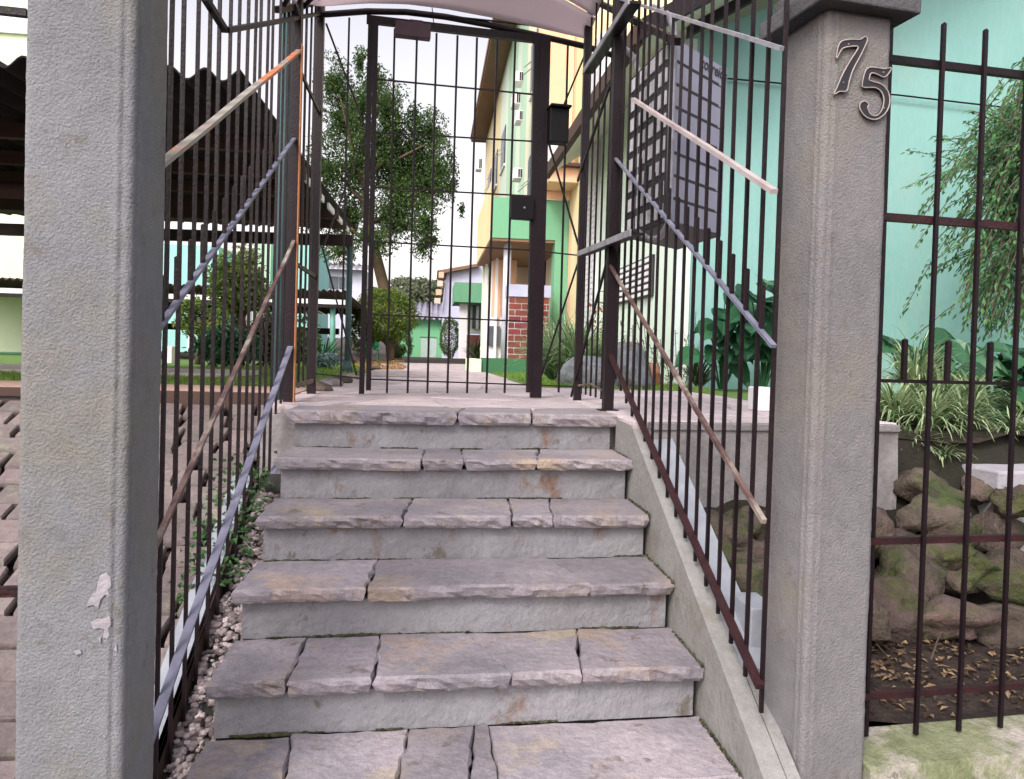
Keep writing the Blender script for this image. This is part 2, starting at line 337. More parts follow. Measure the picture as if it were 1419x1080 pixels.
for i in range(1, NST):
    f = [0]+[edge_pt(min(i,6), x) for x in front[i]]+[WU]
    zt = -i*RISE; o = Vector((XL, Y0-i*RUN+RUN, zt)); nrm = Vector((-math.sin(SKS), math.cos(SKS), 0))
    bk = [0]+[(PP(x, {1:618,2:690,3:776,4:876,5:1015}.get(i, 1150), o, nrm)-o).dot(US) for x in back[i]]+[WU]
    if i == 7: f = [0,.5,1.0,WU]; bk = [0,.45,1.05,WU]
    for k in range(len(f)-1):
        gp = .002
        if k == len(f)-2: e1 = e2 = -.01
        else: e1 = e2 = gp
        g0 = gp if k else -.008
        ol = [pt(i, f[k]+g0, 0), pt(i, f[k+1]-e1, 0), pt(i, bk[k+1]-e2, 1), pt(i, bk[k]+g0, 1)]
        ol[0] -= VS*rnd(0, .008); ol[1] -= VS*rnd(0, .008)
        tl = rnd(-.004, .004); tm = rnd(-.012, .012); cx = (ol[0].x+ol[1].x)/2
        slab(ol, zt, .050+rnd(-.003,.004), SLAB, stair, seed=i*7+k*1.7, zfn=lambda x, y, zt=zt, tl=tl, tm=tm, cx=cx: zt+tl+tm*(x-cx), chip=.012)
# landing front slabs
f = [0]+[edge_pt(0, x) for x in front[0]]+[WU+.02]
for k in range(3):
    d1, d2 = (.42,.36,.40,.44)[k], (.42,.36,.40,.44)[k+1]
    gp = .004
    ol = [pt(0, f[k]+(gp if k else -.02), 0), pt(0, f[k+1]-gp, 0), pt(0, f[k+1]-gp+(.06 if k < 2 else 0), 0)+Vector((0,d2,0)), pt(0, f[k]+(gp+.06 if k else -.02), 0)+Vector((0,d1,0))]
    slab(ol, 0, .06, SLAB if k else SLAB, stair, seed=40+k, chip=.014)
# dirt and moss gathered where each riser meets its tread, and along the side wall
dm = MB(); rg = random.Random(3)
def blob(c, s1, s2):
    dm.add([c+Vector((v.x*s1, v.y*s2*.8, v.z*s2))*rg.uniform(.8,1.2) for v in IV], IF, rg.random())
for i in range(1, 7):
    x = 0
    while x < WU:
        k_ = noise.noise(Vector((x*4, i*5.1, 0)))
        if k_ > -.05:
            c = Vector((XL+.02, Y0-i*RUN+RUN+.040, -i*RISE+.001))+US*x; s2 = rg.uniform(.002,.005)*(1+1.2*max(0,k_)); blob(c-VS*rg.uniform(0,.006), s2*rg.uniform(1.2,3.2), s2)
        x += rg.uniform(.004,.012)
for _ in range(420):
    i = rg.choice(range(1, 7)); t_ = rg.random(); c = Vector((XL, Y0-i*RUN, -i*RISE))+US*(WU+.002)+Vector((0, RUN*t_, rg.uniform(-.004,.004)))
    s2 = rg.uniform(.003,.007); blob(c, s2, s2)
dm.build('corner_dirt', leafmat('corner_dirt', (.018,.016,.012), (.07,.075,.035), 0, .95), stair, kind='stuff')
# right stringer wall with its coping
st = MB()
def swall(x0, x1, top, y0, y1, zb=-1.3, flat=None, nseg=10):
    mb = MB(); n_ = nseg
    prof = [(y0, zb)]+[(y0+(y1-y0)*k/n_, top(y0+(y1-y0)*k/n_)) for k in range(n_+1)]+[(y1, zb)]
    mb.prism([(x0, y, z) for y, z in prof], (x1-x0, 0, 0)); return mb
SW = lambda y: min(-.012, nose(y)+.085)
sw = swall(XR+.013, XR+.075, SW, 1.75, 3.68, nseg=24).build('side_wall', STRW, stair)
swall(XR+.078, XR+.185, lambda y: min(-.03, nose(y)+.07), 2.26, 3.42, nseg=24).build('coping', WHITEW, stair, label='white painted strip along the stair side')
MB().bb(1.03, 1.12, 2.33, 2.50, -1.3, -.50).build('coping_block', WHITEW, stair, bevel=.004)
swall(XR+.0785, XR+.115, lambda y: nose(y)+.083, 1.75, 2.255, nseg=6).build('side_wall', STRW, stair)
# left kerb wall and pebbles
swall(-.835, -.757, lambda y: nose(y)-.20, 1.5, 3.45, nseg=4).build('coping', WHITEW, stair, label='white painted strip beside the pebbles')
swall(-.756, -.745, lambda y: nose(y)-.215, 1.5, 3.45, nseg=4).build('coping_edge', BRN, stair)
pb = MB().add([(-.75,1.4,nose(1.4)-.30),(-.58,1.4,nose(1.4)-.30),(-.58,3.6,nose(3.6)-.30),(-.75,3.6,nose(3.6)-.30)], [(0,1,2,3)]).build('pebble_bed', MORTAR, kind='structure')
pm = MB()
for _ in range(1500):
    y = rnd(1.45, 3.45); x = rnd(-.742, -.62); s = rnd(.007, .019); rot = Matrix.Rotation(rnd(0,6), 3, 'Z') @ Matrix.Rotation(rnd(-.5,.5), 3, 'X')
    c = Vector((x, y, nose(y)-.295+rnd(-.005, .02))); k = Vector((rnd(.8,1.4), rnd(.7,1.1), rnd(.5,.8)))
    pm.add([c+rot @ Vector((v.x*k.x*s*rnd(.85,1.15), v.y*k.y*s*rnd(.85,1.15), v.z*k.z*s)) for v in IV], IF, random.random())
tag(pm.build('pebbles', PEB, kind='stuff'), 'loose pinkish grey pebbles filling the sloping slot beside the left stair edge', 'pebbles')
def rock(c, s, mt, name, seed, rz=0, amp=.22, parent=None, bottom=-.9):
    mb = MB(); vs = []; rot = Matrix.Rotation(rz, 3, 'Z'); rg = random.Random(int(seed*100)+5)
    cuts_ = [(Vector((rg.uniform(-1,1), rg.uniform(-1,.2), rg.uniform(-.7,1))).normalized(), rg.uniform(.55,.85)) for _ in range(7 if amp > .4 else 3 if amp > .2 else 0)]
    for v in IV3:
        d = 1-amp*.5*abs(noise.noise(v*1.9+Vector((seed,seed,0))))*(amp > .4)+amp*noise.noise(v*1.1+Vector((seed,0,0)))+amp*.5*noise.noise(v*2.7+Vector((0,seed,0)))+amp*.22*noise.noise(v*6+Vector((0,0,seed)))
        w_ = v.copy()
        for cn, ct in cuts_:
            e_ = w_.dot(cn)-ct
            if e_ > 0: w_ -= cn*e_*.92
        q = Vector((w_.x*s[0]*d, w_.y*s[1]*d, max(bottom, w_.z*d)*s[2])); vs.append(Vector(c)+rot @ q)
    mb.add(vs, IF3); return mb.build(name, mt, parent, smooth=True)

# ------------------------------------------------------------------ landing and path
lb = MB()
A = Vector((XR-.0, 3.60, 0)); wl0 = P(905, 590, y=3.34); 
LWY = 3.34-math.tan(SK)*1.0      # wall face: y = LWY + tan*x
def lwy(x): return LWY+math.tan(SK)*x
fx0, fx1 = XR+.08, 2.22
poly = [(XL-.08,Y0+.2,0),(XR+.03,Y0+.2,0),(fx0,lwy(fx0),0),(fx1,lwy(fx1),0),(fx1+.05,9,0),(-.80,9,0),(-.80,Y0+.2,0)]
lb.prism([(x,y,-.9) for x,y,_ in poly], (0,0,.86))
lb.build('landing_base', LWALL, kind='structure')
lw = MB(); a = Vector((fx0, lwy(fx0)-.02, 0)); b_ = Vector((fx1, lwy(fx1)-.02, 0))
lw.sheet(lambda s_, t_: (lambda q: q-V*(.006*noise.noise(Vector((q.x*5,q.z*6,3)))))(Vector((a.lerp(b_, s_).x, a.lerp(b_, s_).y, -.42+.385*t_))), 30, 10, th=V*.03)
tag(lw.build('retaining_wall', LWALL), 'low grey rendered retaining wall holding the landing, above the mossy rocks', 'wall')
lip = MB().prism([(a.x-.0,a.y-.012,-.036),(b_.x,b_.y-.012,-.036),(b_.x,b_.y+.06,-.036),(a.x,a.y+.06,-.036)], (0,0,.032)).build('landing_kerb', LWALL, kind='structure', bevel=.004)
pth = thing('garden_path', 'pale pink flagstone path running from the gate towards the green garage', 'path', (0, 6, 0)); pth['kind'] = 'structure'
del pth['category']
def lattice(x0, x1, y0, y1, nx, ny, mt, parent, name, zfn, th=.05, jit=.3, gap=.006, keep=None, shx=0, seed0=0, seg=.07):
    cx = (x1-x0)/nx; cy = (y1-y0)/ny; G = {}
    for i in range(nx+1):
        for j in range(ny+1):
            ex = 0 if i in (0, nx) else rnd(-jit, jit)*cx; ey = 0 if j in (0, ny) else rnd(-jit, jit)*cy
            G[i, j] = Vector((x0+i*cx+ex, y0+j*cy+ey, 0))
    for i in range(nx):
        for j in range(ny):
            q = [G[i,j], G[i+1,j], G[i+1,j+1], G[i,j+1]]; c = sum(q, Vector())/4
            if keep and not keep(c.x, c.y): continue
            q = [p-(p-c).normalized()*gap for p in q]
            for p in q: p.x += shx*(p.y-y0); p.y += math.tan(SK)*p.x
            t1, t2, t3 = rnd(-.002,.002), rnd(-.006,.006), rnd(-.006,.006)
            slab(q, 0, th, mt, parent, name, seed=seed0+i*3.3+j*.7, rough=.004, seg=seg, zfn=lambda x, y: zfn(x, y)+t1+t2*(x-c.x)+t3*(y-c.y), chip=.002)
y1 = Y0+.40
lattice(-.80, .90, y1-.06, 9.0, 4, 13, PAVE, pth, 'flagstone', lambda x, y: gl(y), jit=.34, gap=.004, seg=.2)
lattice(.905, 2.25, 3.36-.09, 6.6, 3, 8, PAVE, pth, 'flagstone', lambda x, y: gl(y), jit=.3, gap=.004, seed0=50, seg=.2, keep=lambda x, y: not (y < 3.3))
fp = MB()
Lp = [(-.82,9),(-.95,16),(-1.15,30),(-1.6,57)]; Rp = [(.92,9),(.98,16),(1.4,30),(2.0,57)]
for k in range(3):
    fp.add([(Lp[k][0],Lp[k][1],gl(Lp[k][1])+.002),(Rp[k][0],Rp[k][1],gl(Rp[k][1])+.002),(Rp[k+1][0],Rp[k+1][1],gl(Rp[k+1][1])+.002),(Lp[k+1][0],Lp[k+1][1],gl(Lp[k+1][1])+.002)], [(0,1,2,3)])
fp.build('far_paving', mat('far_path_stone', (.52,.44,.45), (.40,.34,.36), 3.5, .85, bump=.3, c3=(.27,.235,.24), s3=5, t3=.56, w3=.05, stretch=(1,.45,1)), pth)
MB().bb(-5,-.81,4.83,5.55,-.1,.004).build('pink_paving', mat('pink_paving', (.50,.33,.27), (.42,.29,.25), 8, .9, bump=.5), kind='structure')
MB().bb(-9,-1.9,7.5,9.0,-.1,.012).build('concrete_walk', mat('pale_walk', (.62,.56,.55), (.52,.48,.47), 4, .9, bump=.3), kind='structure')
kb = MB().bb(-6,-.80,4.74,4.80,-.16,.004)
kb.build('kerb', BRN, kind='structure', bevel=.004)
# left driveway of stone setts
dv = thing('driveway', 'sloping driveway of pinkish stone setts left of the stairs', 'driveway', (-1.8, 3, -.8)); dv['kind'] = 'structure'; del dv['category']
y = 1.5; row = 0; cnt = 0
while y < 4.72:
    d = rnd(.12, .16) ; x = -3.0-rnd(0, .2)
    while x < -.9:
        wd = rnd(.15, .28)
        if x+wd > -.88: wd = -.88-x
        if wd > .05 and cnt < 290 and (x+wd > -.57*(y+.2)-.02):
            j = lambda: rnd(-.012, .012)
            yy = min(y+d, 4.735)
            q = [Vector((x+.013+j(), y+.013+j(), 0)), Vector((x+wd-.013+j(), y+.013+j(), 0)), Vector((x+wd-.013+j(), yy-.013+j()*.5, 0)), Vector((x+.013+j(), yy-.013+j()*.5, 0))]
            t1 = rnd(-.007, .007)
            slab(q, 0, .05, PAVER, dv, 'sett', seed=cnt*.37, rough=.006, seg=.07, zfn=lambda x_, y_: ramp(y_)+t1+.018, chip=.004); cnt += 1
        x += wd
    y += d; row += 1

# ------------------------------------------------------------------ pillars
def pillar(name, label, corner, s, th, z0, z1, mt, ridge=1):
    ca, sa = math.cos(th), math.sin(th); ux = Vector((ca, sa, 0)); uy = Vector((-sa, ca, 0))
    t = thing(name, label, 'pillar', (corner.x, corner.y, z0))
    o = Vector((corner.x, corner.y, 0)); c = .012
    # outline with soft arrises and shallow plaster ridges beside the inner corner
    def pts(z):
        rr = []
        base = [(0,0,1),(1,0,1),(1,1,1),(0,1,1)]
        for (a, b_, _), (dx, dy) in zip(base, ((1,1),(-1,1),(-1,-1),(1,-1))):
            px, py = a*s, b_*s
            if (a, b_) in ((0,0),(1,1)): seq = [(0,c*dy),(c*.3*dx,c*.3*dy),(c*dx,0)]
            else: seq = [(c*dx,0),(c*.3*dx,c*.3*dy),(0,c*dy)]
            for e in seq: rr.append((px+e[0], py+e[1]))
        return rr
    mb = MB(); N = 190; ring = pts(0); k = len(ring); vs = []
    dense = []
    for i in range(k):
        a, b_ = ring[i], ring[(i+1) % k]; L = math.hypot(a[0]-b_[0], a[1]-b_[1]); m_ = max(1, int(L/.006))
        for j in range(m_): dense.append((a[0]+(b_[0]-a[0])*j/m_, a[1]+(b_[1]-a[1])*j/m_))
    k = len(dense)
    for iz in range(N+1):
        z = z0+(z1-z0)*iz/N
        for (a, b_) in dense:
            q = o+ux*a+uy*b_; q.z = z
            cd_ = Vector((a-s/2, b_-s/2, 0)).normalized()
            dsp = .0016*noise.noise(Vector((q.x*9,q.y*9,z*5)))+.0013*noise.noise(q*45)
            cornx = (0 if ridge > 0 else s)
            dcor = math.hypot(a-cornx, b_)
            if dcor < .042: dsp += .0042*math.exp(-((dcor-.033)/.004)**2)*(1+.6*noise.noise(Vector((3,dcor*9,z*22))))-.0022*math.exp(-((dcor-.024)/.004)**2)+.0018*noise.noise(q*70)
            if dcor < .014: dsp -= .003*abs(noise.noise(Vector((1,2,z*14))))
            q += (ux*cd_.x+uy*cd_.y)*dsp; vs.append(q)
    fs = [(iz*k+i, iz*k+(i+1) % k, (iz+1)*k+(i+1) % k, (iz+1)*k+i) for iz in range(N) for i in range(k)]
    fs.append(tuple(N*k+i for i in range(k)))
    mb.add(vs, fs); mb.build('shaft', mt, t, smooth=True)
    return t, o, ux, uy
cl = P(180, 500, y=1.73); sL = .221
cl0 = Vector((cl.x-sL*math.cos(R(1.5)), cl.y-sL*math.sin(R(1.5)), 0))
lp, lo, lux, luy = pillar('gate_pillar', 'left gate pillar of rough grey concrete, the plain one without numbers', cl0, sL, R(1.5), -1.3, 1.6, CONC, ridge=-1)
def chips(poly_px, t, o, nrm, off=.003):
    mb = MB(); pr = [PP(x, y, o, nrm) for x, y in poly_px]
    mb.prism([p-nrm*.0005 for p in pr], -nrm*off if nrm.y > 0 else nrm*off); mb.build('plaster_patch', CHIP, t, bevel=.0008)
for poly in ([(140,797),(148,794),(154,800),(155,812),(150,818),(153,826),(146,824),(140,831),(137,843),(130,838),(120,841),(123,833),(128,824),(134,821),(136,809)],
             [(126,862),(134,858),(146,857),(153,853),(155,864),(151,872),(153,880),(149,886),(143,880),(146,872),(138,870),(130,872)],
             [(103,902),(112,900),(114,905),(106,908)], [(158,900),(162,892),(163,903)], [(136,884),(141,883),(140,892)]):
    chips(poly, lp, lo, Vector((-math.sin(R(1.5)), math.cos(R(1.5)), 0)))
cr = P(1137, 300, y=1.97)
TH = R(8.5); sR = .203
rp, ro, rux, ruy = pillar('gate_pillar', 'right gate pillar of grey concrete with a cap and the numerals 75', Vector((cr.x, cr.y, 0)), sR, TH, -1.3, 1.222, CONC2, ridge=1)
cc = ro+(rux+ruy)*(sR/2)
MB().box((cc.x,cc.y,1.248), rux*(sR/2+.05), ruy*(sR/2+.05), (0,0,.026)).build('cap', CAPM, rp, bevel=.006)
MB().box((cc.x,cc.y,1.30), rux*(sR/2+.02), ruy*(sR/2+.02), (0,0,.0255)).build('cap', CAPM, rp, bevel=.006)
nr = Vector((-math.sin(TH), math.cos(TH), 0)); fo = ro-nr*.0045
def dig(pts, name):
    pr = [PP(1000+x/3.375, y/3.375, fo, nr) for x, y in pts]
    d = MB().prism([p for p in pr], -nr*.005).build(name, INK, rp)
    n_ = len(pr); loop = []
    for i in range(n_):
        for j in range(3):
            a, b_, c_, e = pr[(i-1) % n_], pr[i], pr[(i+1) % n_], pr[(i+2) % n_]; t = j/3
            loop.append(.5*((2*b_)+(c_-a)*t+(2*a-5*b_+4*c_-e)*t*t+(3*b_-a-3*c_+e)*t**3)-nr*.006)
    loop.append(loop[0].copy())
    MB().tube(loop, .0019, 6, cap=False).build('rim', BRASS, d, smooth=True)
    return d
d7 = dig([(530,278),(538,225),(556,197),(600,190),(640,190),(664,176),(675,190),(664,220),(640,270),(608,330),(590,385),(578,430),(545,432),(518,446),(532,415),(560,350),(600,280),(632,226),(600,222),(562,230),(545,252)], 'numeral')
d5 = dig([(785,322),(776,345),(752,366),(720,352),(692,347),(683,378),(700,386),(745,402),(774,440),(778,490),(757,535),(715,563),(670,552),(642,518),(640,490),(660,478),(682,492),(676,506),(690,540),(718,545),(742,518),(752,470),(738,432),(708,414),(660,414),(650,400),(664,340),(684,320),(720,322),(755,327)], 'numeral')
for (x, y, d) in ((587,211,d7),(563,390,d7),(750,342,d5),(752,508,d5)):
    q = PP(1000+x/3.375, y/3.375, fo, nr)-nr*.006
    rock(q, (.0022,.0014,.0022), GALV, 'screw', x, parent=d, amp=0)

# ------------------------------------------------------------------ side railings
SL = .55
def spear(L, w_=.012, tip=.03):
    h = w_/2; mb = MB()
    vs = [(-h,-h,0),(h,-h,0),(h,h,0),(-h,h,0),(-h,-h,L-tip),(h,-h,L-tip),(h,h,L-tip),(-h,h,L-tip),(-h*.2,-h*.6,L),(h*.2,-h*.6,L),(h*.2,h*.6,L),(-h*.2,h*.6,L)]
    mb.add(vs, [(3,2,1,0),(0,1,5,4),(1,2,6,5),(2,3,7,6),(3,0,4,7),(4,5,9,8),(5,6,10,9),(6,7,11,10),(7,4,8,11),(8,9,10,11)])
    me = bpy.data.meshes.new('bar'); me.from_pydata(mb.v, [], mb.f); me.materials.append(IRON); return me
XF = -.72
lf = thing('iron_railing', 'left stair railing of dark iron bars with sloping rails, rising from the plain pillar', 'railing', (XF, 2, -1.1))
def ln(ya, za, yb, zb_): return lambda y: za+(zb_-za)*(y-ya)/(yb-ya)
r1, r2, r3, r4, r5 = ln(2.166,.788,4.064,1.795), ln(2.175,.345,4.08,1.361), ln(2.179,-.213,4.085,.845), ln(2.218,-.705,4.054,.288), ln(2.379,-.96,3.837,-.23)
RS = [0]
def rail(t, x, f, ya, yb, wd, th, mt, label=None, dx=0):
    mb = MB(); n_ = 14; RS[0] += 3.7; vs = []; dr = (Vector((0, yb-ya, f(yb)-f(ya)))).normalized(); nn = Vector((0, -dr.z, dr.y))
    for i in range(n_+1):
        y_ = ya+(yb-ya)*i/n_; e_ = .0035*noise.noise(Vector((y_*1.7, RS[0], 0))); p = Vector((x+dx+.003*noise.noise(Vector((y_*1.9, 0, RS[0]))), y_, f(y_)))+nn*e_
        vs += [p+Vector((-wd/2,0,0))-nn*th/2, p+Vector((wd/2,0,0))-nn*th/2, p+Vector((wd/2,0,0))+nn*th/2, p+Vector((-wd/2,0,0))+nn*th/2]
    fs = [(0,1,2,3), (4*n_+3,4*n_+2,4*n_+1,4*n_)]
    for i in range(n_):
        for j in range(4): a = 4*i+j; b_ = 4*i+(j+1) % 4; fs.append((a, a+4, b_+4, b_))
    mb.add(vs, fs); return mb.build('rail', mt, t, label=label)
PY = 4.05
rail(lf, XF, r1, 1.86, PY, .026, .012, RAILT, 'rusty orange and tan rail, the uppermost slanting one', .019)
rail(lf, XF, r2, 1.86, PY, .018, .010, RAILL, dx=.005)
rail(lf, XF, r3, 1.86, PY, .016, .012, RAILB, dx=.014)
rail(lf, XF, r4, 1.86, PY, .028, .008, RAILL, dx=.0095)
rail(lf, XF, r5, 1.86, PY, .026, .008, RAILL, dx=.0085)
BL = spear(2.95, .0112)
y = 2.10-.24
k = 0
SP = spear(.125, .013, .004)
while y < PY-.03:
    inst(BL, 'bar', (XF-.012, y, r5(y)-.02), lf)
    if k < 15: inst(SP, 'spike', (XF, y+.06, r2(y+.06)+.003), lf)
    y += .1225; k += 1
r0 = ln(2.735,1.353,5.0,2.39)
rail(lf, XF, r0, 2.735, 4.84, .022, .018, IRON, dx=.006)
MB().bar(P(312,42,x=XF), P(283,-4,x=XF-.01), .02, .02).build('brace', IRON, lf)
def post(x, y, z0, z1, s, mt, t, name='post', foot=False):
    mb = MB().bb(x-s/2, x+s/2, y-s/2, y+s/2, z0, z1); o = mb.build(name, mt, t)
    return o
post(XF, 4.08, -.17, 2.6, .048, IRON, lf)
MB().bb(XF+.0245, XF+.031, 4.06, 4.10, 0.0, 1.83).build('primer_edge', ORG, lf, label='rust orange edge of the post')
post(XF, 4.86, -.02, 2.47, .05, IRON, lf)
MB().tube([(-.80,4.22,-.35),(-.80,4.22,2.08)], .029, 12).build('post', GPOST, lf, smooth=True, label='dull green round post')
for i in range(4): inst(spear(2.3,.012), 'bar', (XF, 4.22+i*.155, .06), lf)
for z_ in (1.72, .72, .08):
    MB().bar((XF+.01,4.10,z_), (XF+.01,4.84,z_), .012, .022).build('rail', RAILB if z_ < .5 else IRON, lf)

XG = .93
rf = thing('iron_railing', 'right stair railing of dark iron bars with sloping rails, rising from the numbered pillar', 'railing', (XG, 2, -.7))
q0, q1, q2, q3, q4 = ln(2.035,1.136,3.514,1.903), ln(2.018,.745,3.525,1.47), ln(2.03,.334,4.005,1.341), ln(2.047,-.136,3.927,.746), ln(2.046,-.609,3.948,.298)
rail(rf, XG, q0, 2.03, 3.95, .012, .012, GALV, 'thin galvanised top rail')
rail(rf, XG, q1, 2.015, 3.56, .020, .014, mat('pale_rail', (.48,.43,.43), (.33,.27,.26), 5, .5, bump=.2, c3=(.3,.2,.18), s3=7, t3=.6), 'pale worn rail, the thickest on this side', -.016)
rail(rf, XG, q2, 2.01, 3.95, .016, .010, RAILL, dx=-.003)
rail(rf, XG, q3, 2.01, 3.95, .014, .014, RAILB, dx=-.014)
rail(rf, XG, q4, 2.03, 3.95, .022, .018, IRONR)
BR = spear(1.99, .0108)
y = 2.045; k = 0
while y < 3.9:
    inst(BR, 'bar', (XG+.012, y, q4(y)-.085), rf)
    if k < 13: inst(SP, 'spike', (XG, y+.0575, q2(y+.0575)+.003), rf)
    y += .113; k += 1
post(XG, 3.96, 0, 2.5, .052, IRON, rf)
MB().bb(XG-.05, XG+.05, 3.92, 4.0, 0.001, .007).build('foot_plate', IRON, rf)
post(XG+.0, 4.80, -.01, 2.42, .045, IRON, rf)
for i in range(5): inst(spear(2.35,.010), 'bar', (XG, 4.12+i*.14, .05), rf)
MB().tube([(XG,3.96,.09),(XG,4.4,.12),(XG,4.9,.085)], .006, 6).build('rail', RAILB, rf)
for z_, ya, yb in ((1.92,3.52,4.60), (.83,3.36,4.60)):
    MB().bar((XG-.03,ya,z_), (XG-.03,yb,z_+.06), .055, .012, side=(1,0,0)).build('shelf_plate', IRON, rf)
    MB().bar((XG-.062,ya,z_+.004), (XG-.062,yb,z_+.064), .008, .03, side=(1,0,0)).build('shelf_edge', GALV, rf)
MB().bar((XG-.02,4.9,1.40),(XG-.02,4.05,1.72), .012,.02).build('brace', IRON, rf)
MB().bar((XG-.0,4.0,.86),(XG-.02,4.9,.02), .012,.016).build('brace', IRON, rf)
# street fence right
sf = thing('street_fence', 'dark iron street fence with reddish rails in front of the mossy rocks', 'fence', tuple(ro+rux*sR+Vector((0,0,-.7))))
S0 = ro+rux*sR+ruy*.10
def sfp(px, z): 
    o = PP(px, 508, S0, ruy.cross(Z).cross(Z)*-1 if False else V); return Vector((o.x, o.y, z))
for zz, hh, mt in ((93,.020,IRON),(308,.022,IRONR),(530,.010,IRON),(747,.020,IRONR),(956,.018,IRONR)):
    zz = PP(1320, zz, S0, V).z; a = sfp(1206, zz); b_ = a+U*1.3
    MB().bar(a, b_, .02 if hh > .012 else .012, hh, side=V).build('rail', mt, sf)
SFB = spear(1.90, .0135, .012); SFS = spear(.12, .013, .004)
a = sfp(1283, 0); stp = (sfp(1400, 0)-a).length/2; zbt = PP(1267, 1014, S0, V).z; zsp = PP(1320, 530, S0, V).z
SFB = spear(PP(1300, 35, S0, V).z-zbt, .0110, .005)
for i in range(-1, 9):
    p = a+U*(i*stp)-V*.016
    if i >= 0 : inst(SFB, 'bar', (p.x, p.y, zbt), sf, rz=SK)
    q = p+U*(stp/2)+V*.016; 
    if i < 8: inst(SFS, 'spike', (q.x, q.y, zsp+.004), sf, rz=SK)
p = sfp(1216, 0); inst(SFB, 'bar', (p.x+.006, p.y, zbt), sf, rz=SK)
# street fence left
s2 = thing('street_fence', 'dark iron street fence at the left edge, attached to the plain pillar', 'fence', tuple(lo+Vector((0,.05,-.7))))
for py, th, mt in ((18,.016,IRON),(256,.002,IRON),(550,.006,IRON),(818,.022,IRONR)):
    if py == 256: continue
    q = P(38, py+1, y=1.80); MB().bar(q, q-U*1.2, .016, th, side=V).build('rail', mt, s2)
q = P(35, 520, y=1.80)
for i in range(1, 9): inst(BL, 'bar', (q.x-i*.13, q.y-.013*i, -.9), s2, rz=SK)
inst(BL, 'bar', (q.x+.004, q.y, -1.15), s2, rz=SK)

# ------------------------------------------------------------------ gate
GO = Vector((0, 4.87, 0))
def G(px, py, off=0): return PP(px, py, GO+V*off, V)
gt = thing('entrance_gate', 'tall iron gate of thin bars and wires at the top of the stairs', 'gate', (0.1, 4.87, 0))
def gpost(px0, py0, px1, py1, wd, th=.04, name='stile', mt=IRON):
    a = G(px0, py0); b_ = G(px1, py1); b_.x = a.x + (b_.x-a.x); MB().bar(a, b_, wd, th, side=U).build(name, mt, gt)
gpost(514, 25, 501, 546, .032, name='post'); gpost(521, 28, 510.5, 541, .030)
gpost(743.5, 50, 733, 544, .034); gpost(755, 52, 742, 551, .07, name='post')
MB().bar(G(508,27), G(762,57), .035, .045, side=V).build('top_rail', IRON, gt)
arc = [(436,20),(453,20),(508,16),(563,17),(617,23.5),(684,36),(752,51),(813,65),(850,77)]
MB().tube([G(x, y, -.0) for x, y in arc], .02, 8).build('arch', IRON, gt, smooth=True)
MB().tube([G(x, y, -.02) for x, y in [(461,-3),(640,8),(810,25)]], .006, 6).build('wire', IRON, gt)
MB().tube([G(x, y, -.02) for x, y in [(556,16),(690,30),(810,44)]], .006, 6).build('wire', IRON, gt)
MB().tube([G(597,-5,-.03), G(601,32,-.03)], .003, 5).build('wire', IRON, gt)
for xb, xt in ((537,546),(565.6,577),(593,604),(620.7,633),(648,660),(674.8,688),(700,713)):
    MB().bar(G(xb+(-.8), 545), G(xt+1, 40+(xt-546)*.11), .0125, .0125, side=U).build('bar', IRON, gt)
for a, b_ in (((522,110),(738,131)), ((520,184),(737,196)), ((518,260),(736,272)), ((515,335),(735,347)), ((513,436),(735,446)), ((510,525.6),(728,533.5))):
    MB().bar(G(*a), G(*b_), .009, .009, side=V).build('wire', IRON, gt)
for a, b_ in (((514,335),(484,331)), ((735,347),(800,354)), ((505,518+7),(437,518)), ((728,533.5),(800,536))):
    MB().bar(G(*a), G(*b_), .008, .008, side=V).build('wire', IRON, gt)
for ch in ([(452,33),(508,183),(447,345),(494,520)], [(813,70),(760,197),(805,352),(748,527)]):
    for a, b_ in zip(ch, ch[1:]): MB().bar(G(*a, .01), G(*b_, .01), .011, .011, side=U).build('brace', IRON, gt)
MB().bar(G(484,25), G(472,536), .012, .012, side=U).build('bar', IRON, gt)
MB().bar(G(787,60), G(774,544), .012, .012, side=U).build('bar', IRON, gt)
c = G(572, 43, -.04); MB().box(c, U*.108, V*.03, (0,0,.045)).box(c+Vector((.02,0,.05)), U*.04, V*.02, (0,0,.012)).build('door_closer', mat('closer_brown', (.10,.06,.075), (.07,.045,.06), 9, .6), gt, bevel=.004)
c = G(723, 289, -.02); MB().box(c, U*.075, V*.03, (0,0,.072)).build('lock_box', BLACKP, gt, bevel=.004)
c = G(773, 176, -.05); MB().box(c, U*.062, V*.045, (0,0,.108)).box(c-V*.02+Vector((.0,0,.115)), U*.068, V*.06, (0,0,.008)).build('intercom_box', BLACKP, gt, bevel=.005)
q = G(727,288,-.052); rock(q, (.007,.004,.007), GALV, 'lock_button', 3, parent=gt, amp=0)
